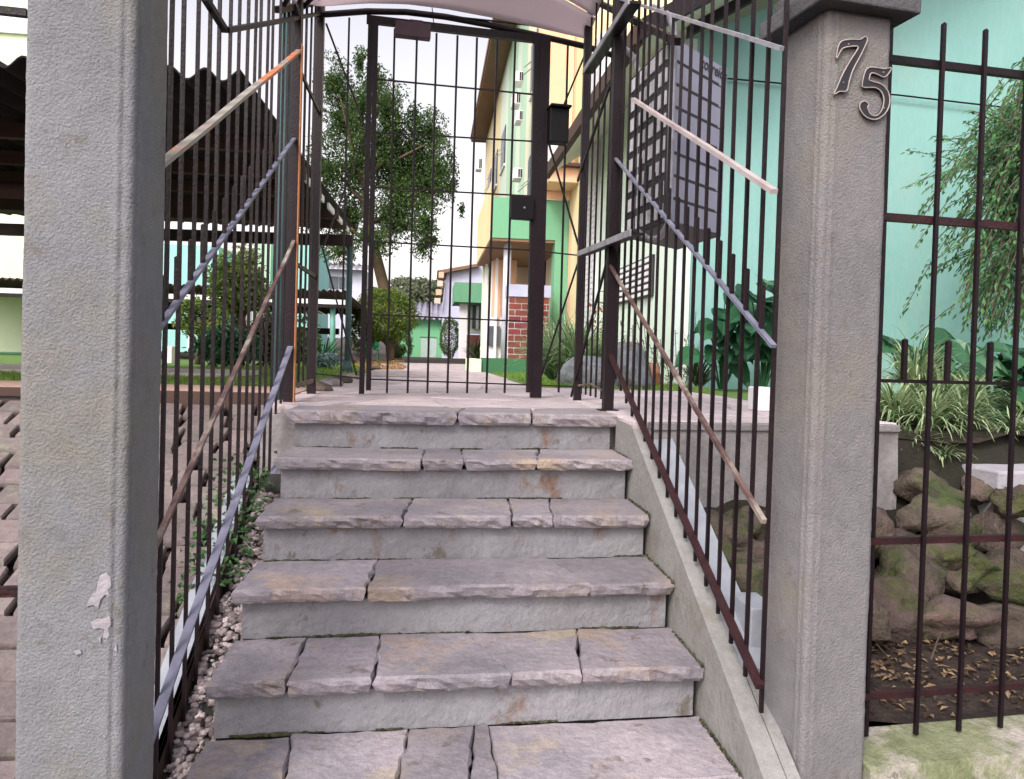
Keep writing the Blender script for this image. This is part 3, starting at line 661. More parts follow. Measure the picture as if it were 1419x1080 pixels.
# canopy: translucent arched sheet over the stairs
cp = thing('canopy', 'arched translucent canopy sheet overhead above the gate and stair railings', 'canopy', (.1, 4.4, 2.4))
def cz(y): return 2.45+.50*(y-4.87)
AZ = [G(x, y, -.0) for x, y in arc]
def cpt(s_, y):
    L = Vector((XF, y+math.tan(SK)*XF, 0)); Rr = Vector((XG+.02, y+math.tan(SK)*XG, 0)); p = L.lerp(Rr, s_)
    zz = AZ[0].z
    for a, b_ in zip(AZ, AZ[1:]):
        if a.x <= p.x <= b_.x: zz = a.z+(b_.z-a.z)*(p.x-a.x)/(b_.x-a.x)
    t = 4.83-y; sides = (-.42*(1-s_)+.10*s_)*t
    p.z = zz+.03+sides+.75*t*(1-(2*s_-1)**2); return p
for k in range(4):
    ya, yb = 4.83-k*.26, 4.83-(k+1)*.26+.008
    MB().sheet(lambda a_, b2: cpt(a_, ya+(yb-ya)*b2)+Vector((0,0,.004*k)), 28, 6, th=(0,0,.004)).build('sheet', SHEET, cp, smooth=True)
for yy in (4.31, 3.80):
    MB().tube([cpt(i/20, yy)-Vector((0,0,.018)) for i in range(21)], .012, 6).build('hoop', IRON, cp, smooth=True)
for a, b_ in (((XF-.02,4.9,2.41),(XF-.02,3.7,1.84)), ((XG+.03,4.83,2.521),(XG+.03,3.06,1.561))):
    MB().bar(a, b_, .03, .03).build('edge_beam', IRON, cp)

# ------------------------------------------------------------------ letterboxes
A = Vector((1.0,3.25,0)); B = Vector((1.355,3.56,0)); D = Vector((.958,3.76,0)); C = B+D-A; zb, zt = .873, 1.655
lb = thing('letterbox_bank', 'grey lavender steel letterbox bank with slots hanging behind the right railing', 'letterbox', tuple((A+C)/2+Vector((0,0,zb))))
e = (B-A).normalized(); fdir = (D-A).normalized(); nAB = Vector((e.y,-e.x,0)); nAD = Vector((-fdir.y, fdir.x, 0))
def up(v, z): return Vector((v.x, v.y, z))
MB().prism([up(A,zb+.004), up(B,zb+.004), up(C,zb+.004), up(D,zb+.004)], (0,0,zt-zb-.004)).build('cabinet', BOXM, lb)
MB().prism([up(A,zb-.004)+nAB*.004-fdir*.004, up(B,zb-.004)+nAB*.004, up(C,zb-.004), up(D,zb-.004)], (0,0,.006)).build('base_plate', BOXU, lb)
L = (B-A).length; nrow = 8; hrow = (zt-zb)/nrow
for i in range(nrow):
    z0 = zb+i*hrow
    a = up(A, 0)+e*.012+nAB*.006; 
    MB().box(up(A+e*(L/2)+nAB*.004, z0+hrow/2), e*(L/2-.004), nAB*.004, (0,0,hrow/2-.003)).build('front_panel', BOXM, lb)
    if i: MB().box(up(A+e*(L*.44)+nAB*.0085, z0+.004), e*(L*.40), nAB*.0012, (0,0,.0055)).build('mail_slot', INK, lb)
    if i: MB().box(up(A+e*(L*.90)+nAB*.0095, z0+.012), e*.007, nAB*.0015, (0,0,.004)).build('rivet_plate', GALV, lb)
LD = (D-A).length
MB().box(up(A+fdir*(LD/2)+nAD*.004, (zb+zt)/2), fdir*(LD/2-.001), nAD*.003, (0,0,(zt-zb)/2-.002)).build('door_frame', INK, lb)
for i in range(nrow):
    for j in range(4):
        z0 = zb+(i+.5)*hrow; c = up(A+fdir*(LD*(.05+.24*j)+.055)+nAD*.010, z0+.002)
        MB().box(c, fdir*(.046), nAD*.003, (0,0,hrow*.31)).build('small_door', BOXG, lb)
for i in range(0):
    pass
# lettering
def text(body, size, origin, xdir, zdir, nrm, mt, parent, name='lettering', shear=.3):
    cu = bpy.data.curves.new('t', 'FONT'); cu.body = body; cu.size = size; cu.extrude = .0004; cu.shear = shear; cu.offset = size*.02
    to = bpy.data.objects.new('t', cu); COL.objects.link(to); bpy.context.view_layer.update()
    me = bpy.data.meshes.new_from_object(to.evaluated_get(bpy.context.evaluated_depsgraph_get())); bpy.data.objects.remove(to)
    M4 = Matrix(((xdir.x, zdir.x, nrm.x, origin.x), (xdir.y, zdir.y, nrm.y, origin.y), (xdir.z, zdir.z, nrm.z, origin.z), (0,0,0,1)))
    me.transform(M4); me.materials.clear(); me.materials.append(mt); return link(name, me, parent)
text('correios', .072, up(A+e*(L*.46)+nAB*.0095, zt-.060), e, Z, nAB, INK, lb)
# tube frame of the letterboxes
tube1 = [P(x, y, x=XG+.045) for x, y in ((905,10),(920,17),(930,30),(934,55),(931,150),(929,230),(927,300),(922,318),(912,330),(900,331),(890,324),(887,305),(887,240),(888,130),(884,98),(876,78),(862,66),(850,66))]
sm = []
for i in range(len(tube1)-1):
    a, b_, c_, d_ = tube1[max(i-1,0)], tube1[i], tube1[i+1], tube1[min(i+2,len(tube1)-1)]
    for j in range(4):
        t = j/4; sm.append(.5*((2*b_)+(c_-a)*t+(2*a-5*b_+4*c_-d_)*t*t+(3*b_-a-3*c_+d_)*t**3))
for s_ in sm: s_.x = XG+.045
MB().tube(sm, .0150, 8).build('tube_frame', GALV, lb, smooth=True)
# white block by the landing edge
MB().bb(1.62,1.72,3.75,3.85,0.0,.17)
q = P(1052, 560, y=4.2)
tag(MB().bb(q.x-.045, q.x+.045, 4.15, 4.26, 0.0, .135).build('bollard', WHT, bevel=.008), 'short white block standing on the landing beside the numbered pillar', 'block')

# ------------------------------------------------------------------ right front: base wall, soil, rocks
bw = MB(); s0 = ro+rux*sR+ruy*(-.02)
a = Vector((s0.x-.0, s0.y, 0)); 
prof = [(-.02,-1.3),(-.02,-.90),(.0,-.825),(.17,-.800),(.17,-1.3)]
bw.prism([up(a,0)+V*p_+Z*z_ for p_, z_ in prof], U*1.8)
tag(bw.build('base_wall', MOSSC, bevel=.004), 'low mossy concrete kerb wall under the right street fence', 'wall')
bw2 = MB().prism([up(a,0)-V*.28+Z*-1.3, up(a,0)-V*.28+Z*-.97, up(a,0)-V*.022+Z*-.93, up(a,0)-V*.022+Z*-1.3], U*1.8)
tag(bw2.build('base_wall_step', MOSSC), 'projecting mossy step at the foot of the street fence wall', 'step')
so_ = MB()
def soilz(x, y): return -.825+.03*sstep(2.3,3.2,y)+.03*noise.noise(Vector((x*4,y*4,0)))+.012*noise.noise(Vector((x*14,y*14,0)))
so_.sheet(lambda s_, t_: (lambda x, y: (x, y, soilz(x, y)))(1.06+3.4*s_, 2.12+math.tan(SK)*1.0+(1.7)*t_), 70, 40)
so_.build('soil_bed', SOIL, kind='structure')
rocks = [  # px, py, y, half sizes
 (1292,678,3.40,(.13,.13,.075)),(1300,718,3.27,(.16,.13,.085)),(1375,735,3.30,(.15,.12,.10)),(1240,755,3.22,(.13,.12,.08)),
 (1345,790,3.12,(.14,.12,.09)),(1262,800,3.02,(.14,.12,.10)),(1400,800,3.10,(.15,.13,.09)),(1300,775,3.15,(.12,.1,.08)),
 (1310,858,2.86,(.20,.14,.085)),(1400,870,2.86,(.19,.14,.085)),(1225,850,2.88,(.14,.12,.10)),(1460,790,3.1,(.15,.13,.15)),(1490,870,2.85,(.2,.14,.12)),
 (1035,775,3.05,(.11,.12,.10)),(1010,745,3.18,(.12,.12,.10)),(1040,730,3.24,(.11,.10,.07)),(1065,800,2.95,(.12,.12,.10)),(1100,760,3.1,(.14,.12,.12)),(1150,780,3.05,(.15,.13,.12)),(1190,730,3.2,(.12,.12,.1)),(1035,830,2.85,(.10,.12,.12)),
 (1160,850,2.85,(.15,.12,.12)),(1325,745,3.22,(.12,.1,.08)),(1420,700,3.2,(.1,.1,.07)),(1100,845,2.8,(.14,.12,.12)),(1000,790,3.0,(.06,.10,.1)),(1362,684,3.46,(.09,.09,.07))]
desc = ['rounded brown', 'moss covered', 'flat topped', 'angular reddish', 'green stained', 'squat', 'broad low', 'tilted']
spots = ['just under the spider plants','below the uppermost stone','against the concrete block','beside the numbered pillar','in the middle of the pile','low behind the second fence bar','at the right picture edge','wedged mid pile',
 'at the foot of the pile on the soil','at the foot of the pile, far right','at the foot beside the numbered pillar','off the right edge, upper','off the right edge, lower',
 'under the landing wall seen through the stair railing','at the top under the landing wall, left end','beneath the landing wall lip','seen between railing and numbered pillar','behind the numbered pillar, upper','behind the numbered pillar, middle','behind the numbered pillar, by the wall','low beside the white coping',
 'behind the numbered pillar, lowest','between the two central stones','below the concrete block','behind the pillar near the soil','beside the white coping, hidden end','at the corner of the concrete block']
for i, (px, py, yy, s_) in enumerate(rocks):
    if px > 1440: continue
    c = P(px, py, y=yy)
    tag(rock(c, tuple(v*(1.32,1.1,1.22)[k] for k, v in enumerate(s_)), ROCK, 'rock', i*3.7, rz=rnd(-.4,.4), amp=.42), desc[i % 8]+' rock '+spots[i], 'rock', 'mossy rocks of the retaining pile')
# dirt backing behind the rocks
MB().sheet(lambda s_, t_: (lambda x, t: (x, 3.42+math.tan(SK)*x-.45*(1-t)+.04*noise.noise(Vector((x*6,t*5,2))), -.78+.73*t))(.98+3.2*s_, t_), 40, 10).build('earth_bank', ROCK if False else mat('earth_bank', (.022,.018,.014), (.02,.022,.011), 9, .95, bump=1, bscale=30, bd=.02), kind='structure')
q = P(1350, 650, y=3.62)
kb = MB(); q0_ = P(1338, 645, y=3.55)
tag(kb.prism([(q0_.x+.03,3.36,-.62),(q0_.x+1.6,3.40,-.62),(q0_.x+1.6,3.95,-.62),(q0_.x-.02,3.95,-.62)], (0,0,.62+q0_.z-.0)).build('planter_block', mat('planter_concrete', (.42,.41,.44), (.34,.33,.36), 6, .9, bump=.6, bscale=40, c3=(.2,.18,.15), s3=5, t3=.6), bevel=.012), 'pale concrete block edging the planted bed at the right edge', 'block')
plz = MB().sheet(lambda s_, t_: (lambda x, y: (x, y, -.07+.05*noise.noise(Vector((x*4,y*4,1)))))(2.26+5*s_, 3.62+4.2*t_), 30, 30)
plz.build('plant_bed', SOIL, kind='structure')
MB().bb(.95,2.6,6.6,7.8,-.1,.0).build('garden_strip', LAWN, kind='structure')
# litter
lt = MB()
def leaf(mb, c, d, n_, L, w_, a, fold=.25, cup=.1):
    d = Vector(d).normalized(); s_ = Vector(n_).cross(d).normalized(); nn = d.cross(s_).normalized()
    p0 = c; p1 = c+d*L*.45+s_*w_*.5+nn*w_*fold; p2 = c+d*L+nn*(-cup*L); p3 = c+d*L*.45-s_*w_*.5+nn*w_*fold; pm_ = c+d*L*.45
    mb.add([p0, p1, p2, pm_, p3], [(0,3,2,1) if False else (0,1,2,3), (0,3,2,4)], a)
for _ in range(1500):
    x = rnd(1.1,3.2); y = rnd(2.1,2.9)+math.tan(SK)*x; an = rnd(0,6.28)
    leaf(lt, Vector((x, y, soilz(x,y)+rnd(.004,.02))), (math.cos(an), math.sin(an), rnd(-.2,.3)), (rnd(-.4,.4),rnd(-.4,.4),1), rnd(.014,.055), rnd(.008,.026), random.random()**1.7)
tag(lt.build('leaf_litter', DRY, kind='stuff'), 'dry brown and yellow leaves scattered on the soil behind the street fence', 'leaves')
tw = thing('twigs', 'thin pale twigs lying on the soil behind the street fence', 'twigs', (1.7, 2.5, -.7))
for a, b_ in (((1215,893),(1245,938)), ((1225,985),(1300,990)), ((1320,985),(1378,968)), ((1290,915),(1305,875)), ((1310,1000),(1335,960)), ((1360,1000),(1400,985))):
    p = P(*a, y=2.42); q = P(*b_, y=2.50); m_ = (p+q)/2+Vector((0,0,.01)); MB().tube([p, m_, q], [.0025,.003,.0015], 5).build('twig', BARKW, tw)

# ------------------------------------------------------------------ vegetation generators
def ell(c, rx, ry, rz, n_, size, mb, lightdir=(0,0,1), shell=.55, gaps=0.0, gs=1.0, asp=.5, seed=0, droop=0):
    c = Vector(c); k = 0
    while k < n_:
        v = Vector((random.gauss(0,1), random.gauss(0,1), random.gauss(0,1))).normalized(); rr = shell+(1-shell)*random.random()
        bumpy = 1+.22*noise.noise(v*2.2+Vector((seed,0,0)))
        p = c+Vector((v.x*rx, v.y*ry, v.z*rz))*rr*bumpy
        if gaps and noise.noise((p-c)*gs+Vector((seed*3,0,0))) < gaps-.25+rnd(-.08,.08): k += .2; continue
        d = Vector((rnd(-1,1), rnd(-1,1), rnd(-1,.6)-droop)); nn = Vector((rnd(-1,1), rnd(-1,1), rnd(0,1.5)))
        L = size*rnd(.6,1.3); leaf(mb, p, d, nn, L, L*asp, min(1, max(0, random.random()**1.3*.75+.3*noise.noise(p*gs*1.5)))); k += 1
    return mb
# main tree
T = thing('tree', 'tall leafy tree with a leaning trunk seen through the gate, behind the round bush', 'tree', tuple(P(540, 500, y=30)))
tr = MB(); A0 = P(545,497,y=30); trk = [A0, P(540,440,y=30), P(532,398,y=30), P(520,350,y=30), P(508,300,y=30), P(505,230,y=30), P(500,150,y=30)]
tr.tube(trk, [.26,.24,.22,.2,.15,.11,.05], 10)
for px, py, sx, sy in ((470,130,505,260),(560,180,506,250),(590,260,512,310),(455,220,505,280),(540,110,503,200),(590,200,507,235),(470,300,510,330),(570,310,514,330)):
    tr.tube([P(sx,sy,y=30), P((sx*.6+px*.4),(sy*.6+py*.4)+6,y=30+rnd(-1,1)), P(px,py,y=30+rnd(-2,2))], [.11,.07,.02], 6)
tr.build('trunk', BARKW, T, smooth=True)
cw = MB()
for px, py, rx, rz, n_ in ((462,110,28,42,1100),(478,160,38,50,2100),(520,120,18,42,700),(545,190,22,38,750),(575,165,14,26,400),(600,180,26,34,900),(560,240,55,48,2600),(500,230,55,50,2700),(450,230,30,60,1500),(598,250,34,50,1500),(480,300,50,44,2300),(545,300,50,40,1900),(590,305,22,38,700),(610,225,22,42,700),(470,345,35,22,500),(520,335,32,24,500),(585,340,18,22,250),(500,85,12,26,260),(625,245,12,40,260),(640,290,6,14,60),(600,330,15,16,150),(535,150,34,46,1100),(520,200,34,46,1100),(575,205,34,40,1000),(430,280,20,50,600),(555,270,50,50,1400),(500,150,24,50,700)):
    c = P(px, py, y=30+rnd(-1.2,1.2)); k_ = 30/F0; ell(c, rx*k_, rx*k_*1.1, rz*k_, int(n_*2.6), .125, cw, shell=.05, gaps=.10, gs=1.5, seed=px*.01, asp=.5, droop=.3)
cw.build('crown', LF_TREE, T)
# round bush
t = thing('round_bush', 'clipped round bush on a short trunk at the left of the path beyond the gate', 'bush', tuple(P(540, 502, y=27)))
MB().tube([P(541,505,y=27), P(542,485,y=27), P(538,450,y=27)], [.14,.11,.1], 8).tube([P(542,485,y=27), P(520,455,y=27)], [.09,.06], 6).tube([P(542,483,y=27), P(560,455,y=27)], [.09,.06], 6).build('trunk', BARKW, t, smooth=True)
k_ = 27/F0; mb = MB(); ell(P(534,438,y=27), 44*k_, 42*k_, 38*k_, 9500, .10, mb, shell=.72, seed=4, gs=2.5); ell(P(504,455,y=27), 24*k_, 24*k_, 44*k_, 2600, .10, mb, shell=.6, seed=5); mb.build('crown', LF_TOP, t)
# oval clipped conifer
t = thing('clipped_conifer', 'oval clipped conifer standing in front of the far garage', 'bush', tuple(P(623, 497, y=46)))
mb = MB(); k_ = 46/F0; ell(P(623,468,y=46), 13.5*k_, 13.5*k_, 27*k_, 4200, .10, mb, shell=.85, seed=2, gs=2.5); mb.build('crown', leafmat('conifer_leaves', (.05,.10,.02), (.13,.22,.05), .1), t)
MB().tube([P(623,499,y=46), P(623,485,y=46)], .1, 6).build('trunk', BARK, t)
def blades(mb, c, n_, L, w_, spread=1.0, upb=.8, seg=4, a0=0, a1=1, lift=1.0, droop=1.2):
    for _ in range(n_):
        an = rnd(0, 6.283); el = rnd(.15, 1.0)*spread; d = Vector((math.cos(an)*el, math.sin(an)*el, upb*rnd(.6,1.2))).normalized()
        s_ = Vector((-math.sin(an), math.cos(an), 0)); l_ = L*rnd(.6,1.1); p = Vector(c)+Vector((rnd(-.02,.02), rnd(-.02,.02), 0)); pts = []
        for i in range(seg+1):
            w2 = w_*(1-(i/seg)**2)*.5+.0006
            pts += [p-s_*w2, p+s_*w2]; d = (d+Vector((0,0,-droop/seg*(i+.4)/seg*1.6))).normalized(); p = p+d*(l_/seg)
        a = rnd(a0, a1); mb.add(pts, [(2*i, 2*i+1, 2*i+3, 2*i+2) for i in range(seg)], a)
# cycad by the porch
t = MB(); blades(t, P(660,499,y=20), 60, .75, .07, spread=1.0, upb=.8, droop=1.0, seg=5); tag(t.build('cycad', leafmat('cycad_leaves', (.02,.035,.012), (.05,.07,.03), .1)), 'dark arching cycad in front of the far red brick porch', 'plant')
# far tree line
t = MB()
for px, py, r_, yy in ((545,425,30,75),(575,425,28,78),(600,430,26,80),(630,428,30,85),(560,440,30,75),(590,445,30,78),(480,430,40,80),(440,425,40,80),(660,440,30,85),(585,405,26,78),(520,415,20,80),(610,408,26,80),(560,402,22,80)):
    k_ = yy/F0; ell(P(px,py,y=yy), r_*k_, r_*k_, r_*.8*k_, 1500, .42, t, shell=.6, seed=px, gs=.6)
tag(t.build('tree_line', LF_HILL, kind='stuff'), 'hazy far trees above the garage roof', 'trees')

# ------------------------------------------------------------------ garage, houses
def corr(fn0, mb, nx, nv, lam, amp, L):   # not used directly
    pass
gg = thing('garage', 'small green garage with a corrugated roof closing the far end of the path', 'garage', tuple(P(600, 500, y=55)))
def wbox(a, b_, depth, mt, parent, name='wall', inset=0):   # front face from pixel corner a to b at the same y
    x0, x1 = min(a.x,b_.x), max(a.x,b_.x); z0, z1 = min(a.z,b_.z), max(a.z,b_.z)
    return MB().bb(x0, x1, a.y+inset, a.y+depth, z0, z1).build(name, mt, parent)
wbox(P(540,442,y=55), P(640,503,y=55), 4, GGREEN, gg)
wbox(P(583.5,468.5,y=54.95), P(604.5,501,y=54.95), .04, mat('pale_door', (.45,.56,.50), (.4,.5,.45), 3, .7), gg, 'door')
wbox(P(582.5,466.5,y=54.93), P(605,468.3,y=54.93), .06, mat('lintel_green', (.12,.25,.14), None, 3, .8), gg, 'lintel')  # thin dark green strip across the door head
def corrugated(x0, x1, ya, za, yb, zb_, lam, amp, mt, parent, th=.012, name='roof_sheet', nv=2):
    n_ = int((x1-x0)/lam*8); mb = MB()
    mb.sheet(lambda s_, t_: (x0+(x1-x0)*s_, ya+(yb-ya)*t_, za+(zb_-za)*t_+amp*math.cos((x0+(x1-x0)*s_)/lam*6.28318)), n_, nv, th=(0,0,th)); return mb.build(name, mt, parent, smooth=True)
a = P(540,440,y=54.4); b_ = P(648,444,y=54.4); tz = P(590,426,y=57).z
corrugated(a.x, b_.x, 54.4, a.z, 57.5, tz+.35, .40, .09, mat('grey_corrugated', (.33,.32,.38), (.22,.21,.26), 2, .8, bump=.2), gg)
# far lilac house with green balcony
h = thing('house', 'lilac house with an orange tiled verge and green porch block, beyond the apartment building', 'house', tuple(P(640, 497, y=50)))
def quadprism(pts, depth, mt, parent, name='wall'): return MB().prism(pts, (0,depth,0)).build(name, mt, parent)
quadprism([P(613,430,y=52),P(620,374,y=52),P(668,366,y=52),P(700,366,y=52),P(700,500,y=52),P(630,500,y=52),P(613,500,y=52)], 6, LIL, h)
MB().prism([P(606,375,y=51.5),P(664,365,y=51.5),P(664,369,y=51.5),P(615,378.5,y=51.5)], (0,6,0)).build('roof', SOFF, h)
for i in range(4):
    wbox(P(608-i*2.0,377+i*12,y=51.4), P(615-i*1.6,385+i*12,y=51.4), .5, ORA if i % 2 == 0 else PEACH, h, 'verge_block')
wbox(P(630,391,y=44), P(672,420,y=44), 4, GREEN, h, 'porch_block')
wbox(P(637,420,y=44.5), P(646,497,y=44.5), .3, WHT, h, 'column')
wbox(P(646,420,y=47), P(690,464,y=47), .3, PALEG, h, 'porch_wall'); wbox(P(655,424,y=46.9), P(669,456,y=46.9), .05, GLASS, h, 'window'); wbox(P(660,424,y=46.8), P(663,456,y=46.8), .05, WHT, h, 'mullion')
wbox(P(645,464,y=46.0), P(690,498,y=46.0), .3, mat('far_brick', (.22,.07,.06), (.3,.12,.1), 8, .9, bump=.5), h, 'brick_wall')
wbox(P(667,420,y=45), P(690,500,y=45), .3, GREEN, h, 'wall')
# pale lilac house left
h = thing('house', 'white lilac house with a small window behind the carports, left of the gate', 'house', tuple(P(470, 480, y=60)))
wbox(P(440,372,y=60), P(505,470,y=60), 5, mat('lilac_white', (.62,.64,.74), (.56,.58,.68), 2, .85), h); wbox(P(456,383,y=59.9), P(468,400,y=59.9), .1, GLASS, h, 'window'); wbox(P(470,384,y=59.9), P(478,400,y=59.9), .1, GLASS, h, 'window')
a = P(430,371,y=59.2); b_ = P(512,371,y=59.2); corrugated(a.x,b_.x,59.2,a.z,63,a.z+.8,.45,.07,mat('roof_far', (.30,.28,.32), (.22,.21,.25), 2, .8), h)
# left buildings
h = thing('building', 'tall pale yellow green building at the far left behind the carport', 'building', tuple(P(0, 500, y=24)))
wbox(P(-300,-250,y=24), P(75,512,y=24), 6, YGREEN, h); 
wbox(P(-300,24,y=23.9), P(75,28,y=23.9), .1, WHT, h, 'ledge'); wbox(P(-60,486,y=23.9), P(75,497,y=23.9), .1, GREEN, h, 'skirting')
h = thing('building', 'low turquoise building under and behind the carports on the left', 'building', tuple(P(250, 490, y=45)))
wbox(P(80,332,y=45), P(300,500,y=45), 6, MINT2, h); wbox(P(404,332,y=45), P(434,500,y=45), 6, MINT2, h, 'wing'); wbox(P(352,330,y=46), P(372,500,y=46), 6, LGREEN, h, 'wing')
for i in range(4): wbox(P(262+i*0,  350,y=44.9), P(264, 495,y=44.9), .1, WHT, h, 'downpipe') if i == 0 else None
# carports
c1 = thing('carport', 'nearest carport with a dark corrugated roof and posts, left of the railing', 'carport', (-3, 8, 0))
a = P(333,108,y=4.0); b_ = P(489,317,y=11.0); x1 = a.x
mb = MB(); xr = lambda t: a.x+(b_.x-a.x)*t
n_ = 300
mb.sheet(lambda s_, t_: (lambda x: (x, 4.0+7*t_, a.z+(b_.z-a.z)*t_-.035*0+.030*math.cos((xr(t_)-x)/.17*6.283)))(-6.2+(xr(t_)+6.2)*s_), n_, 6, th=(0,0,.012))
mb.build('roof_sheet', POLY, c1, smooth=True)
MB().bar((-6,10.9,P(225,328,y=10.9).z), (P(489,334,y=10.9).x,10.9,P(489,334,y=10.9).z), .10, .15, side=(0,1,0)).build('beam', mat('beam_dark', (.04,.028,.032), (.06,.04,.04), 5, .8), c1)
bz = P(300,288,y=8).z; MB().bb(-6, P(440,290,y=8).x, 7.9, 8.1, bz-.13, bz+.10).build('beam', BRN, c1)
bz = P(20,264,y=6.5).z; MB().tube([(-6,6.5,bz),(P(200,264,y=6.5).x,6.5,bz)], .07, 10).build('beam', mat('round_beam', (.12,.07,.08), (.08,.05,.05), 6, .7), c1, smooth=True)
for yy in (5.2,6.2,7.2,8.8,9.8):
    zz = a.z+(b_.z-a.z)*(yy-4)/7-.085; MB().bb(-6, xr((yy-4)/7)+.02, yy-.03, yy+.03, zz-.045, zz+.05).build('purlin', BRN, c1)
for k in range(6):
    ya, yb = 5.25+k*.95, 5.25+k*.95+.55
    za = a.z+(b_.z-a.z)*(ya-4)/7-.075; zb2 = a.z+(b_.z-a.z)*(yb-4)/7-.075
    MB().bar((xr((ya-4)/7)-.02,ya,za),(xr((yb-4)/7)-.02,yb,zb2),.02,.06,side=(1,0,0)).build('edge_strip', WHT, c1)  # short white pieces spaced along the roof edge
q = P(481,515,y=10.9); MB().tube([(q.x,10.9,gl(10.9)-.02),(q.x,10.9,P(481,338,y=10.9).z)], .042, 12).build('post', GPOST, c1, smooth=True)
MB().tube([(q.x,10.9,gl(10.9)-.02),(q.x,10.9,.12)], [.09,.05], 12).build('post_base', GPOST, c1, smooth=True)
q = P(120,515,y=10.9); MB().tube([(q.x,10.9,-.05),(q.x,10.9,1.85)], .042, 12).build('post', GPOST, c1, smooth=True)
c2 = thing('carport', 'farther carport with a brown roof and pale green post', 'carport', (-5, 24, 0))
a = P(478,404,y=20); b2 = P(200,404,y=20); e_ = P(478,436,y=29)
corrugated(-14, a.x, 20, a.z, 29, e_.z, .17, .03, mat('corrugated_brown', (.07,.045,.042), (.05,.035,.035), 4, .9), c2)
zz = P(300,455,y=28.8).z; MB().bb(-14, P(470,455,y=28.8).x, 28.7, 28.9, zz-.1, zz+.12).build('beam', IRON, c2)
zz = P(300,413,y=20.1).z; MB().bb(-14, a.x, 20.1, 20.2, zz-.06, zz+.06).build('beam', WHT, c2); MB().bb(-14, a.x, 20.05, 20.25, zz-.15, zz-.075).build('beam', IRON, c2)
MB().tube([P(461,500,y=20.3), P(461,416,y=20.3)], .07, 10).build('post', mat('pale_green_post', (.15,.36,.30), None, 5, .6), c2, smooth=True)
MB().tube([P(300,500,y=20.3), P(300,416,y=20.3)], .05, 10).build('post', GPOST, c2, smooth=True)
MB().bar(P(438,430,y=22), P(452,437,y=22), .08, .03).build('strut', WHT, c2)
# green chair
q = P(516, 499, y=31); ch = thing('garden_chair', 'green plastic garden chair left of the path, under the round bush', 'chair', tuple(q))
mb = MB().box(q+Vector((0,0,.42)), (.24,0,0), (0,.23,0), (0,0,.02)); mb.build('seat', PLG, ch, bevel=.008)
mb = MB(); 
for k in range(9):
    t0 = -1+k*2/9; t1 = -1+(k+1)*2/9
    f_ = lambda t: .80-.10*t*t*t*t
    mb.prism([q+Vector((.25*t0,-.22,.43)), q+Vector((.25*t1,-.22,.43)), q+Vector((.25*t1,-.26,f_(t1))), q+Vector((.25*t0,-.26,f_(t0)))], (0,.02,0))
mb.build('backrest', PLG, ch)
for dx in (-.22,.22):
    for dy in (-.2,.2): MB().bar(q+Vector((dx,dy,0)), q+Vector((dx*.9,dy*.9,.41)), .05, .05).build('leg', PLG, ch)
    MB().bar(q+Vector((dx*1.1,-.2,.62)), q+Vector((dx*1.1,.2,.62)), .05,.03).build('armrest', PLG, ch)

# ------------------------------------------------------------------ apartment building
XFc = 2.5
ap = thing('apartment_building', 'multicoloured apartment building with brown eaves and a green porch, right of the path', 'building', (4, 20, 0))
TOP = 10.9
cuts = [(12.4,13.9,YEL),(13.9,16,ORA),(16,18.4,PEACH),(18.4,21.6,CREAM),(21.6,23.2,LGREEN),(23.2,24.2,PALEG),(24.2,27.2,LGREEN),(27.2,30,PALEG),(30,39,YEL)]
for i, (a_, b2, mt) in enumerate(cuts):
    MB().bb(XFc+(.0 if i % 2 else .004), 7.5, a_, b2, -.5, TOP).build('wall', mt, ap)
MB().bb(1.78, 8, 12.2, 39.3, TOP, TOP+.12).build('soffit', SOFF, ap); MB().bb(1.74, 8, 12.15, 39.35, TOP+.121, TOP+.35).build('roof', SOFF, ap)
wz = [.9, 3.9, 6.9]
for a_, b2 in ((17.0,18.0),(19.2,20.6),(27.8,29.4),(31.2,32.8),(34.5,36.0)):
    for z_ in wz:
        f = MB().bb(XFc-.02, XFc+.05, a_, b2, z_+.2, z_+1.6).build('window', DARK, ap)
        MB().bb(XFc-.04, XFc-.022, a_+.06, b2-.06, z_+.27, z_+1.53).build('pane', GLASS, f)
        for kx in (0, 1):
            yy = a_+(b2-a_)*(.25+.5*kx); MB().bar((XFc-.02,yy,z_+.9), (XFc-.32,yy,z_+.62), .05, .02, side=(0,1,0)).build('awning_sash', mat('sash_%d' % (kx+int(z_*10)+int(a_*10)), (.25,.28,.25), None, 5, .4), f)
        MB().bb(XFc-.06, XFc, a_-.05, b2+.05, z_+.12, z_+.195).build('sill', WHT, f)
# protruding upper block and porch
xa, xb = P(683,300,y=14.2).x, P(779,300,y=14.2).x; z0, z1 = P(720,331,y=14.2).z, P(720,275,y=14.2).z
MB().bb(xa, 2.495, 14.2, 18.6, z0, z1).build('porch_block', GREEN, ap)
MB().bb(xa-.03, xa-.001, 14.2, 18.6, z0-.0, z1+.35).build('porch_side', YEL, ap)
MB().bb(2.25, 2.496, 14.19, 14.6, -.1, z0-.003).build('porch_pier', GREEN, ap)
MB().bb(xa-.02, 2.49, 14.22, 18.55, z0-.05, z0-.004).build('porch_ceiling', SOFF, ap)
MB().bb(1.9, 2.49, 18.2, 18.6, -.2, z0-.06).build('porch_wall', PEACH, ap)
q = P(702,400,y=14.5); MB().tube([(q.x,14.5,0),(q.x,14.5,z0-.055)], .075, 14).build('column', mat('lilac_column', (.55,.57,.66), None, 3, .7), ap, smooth=True)
q = P(684,400,y=17); MB().bb(q.x-.02, q.x+.5, 17, 17.15, .0, z0-.06).build('shutter', ORA, ap)
q = P(668,450,y=18.4); MB().bb(q.x, q.x+.7, 18.61, 18.8, -.1, z0+1).build('wall', PALEG, ap)
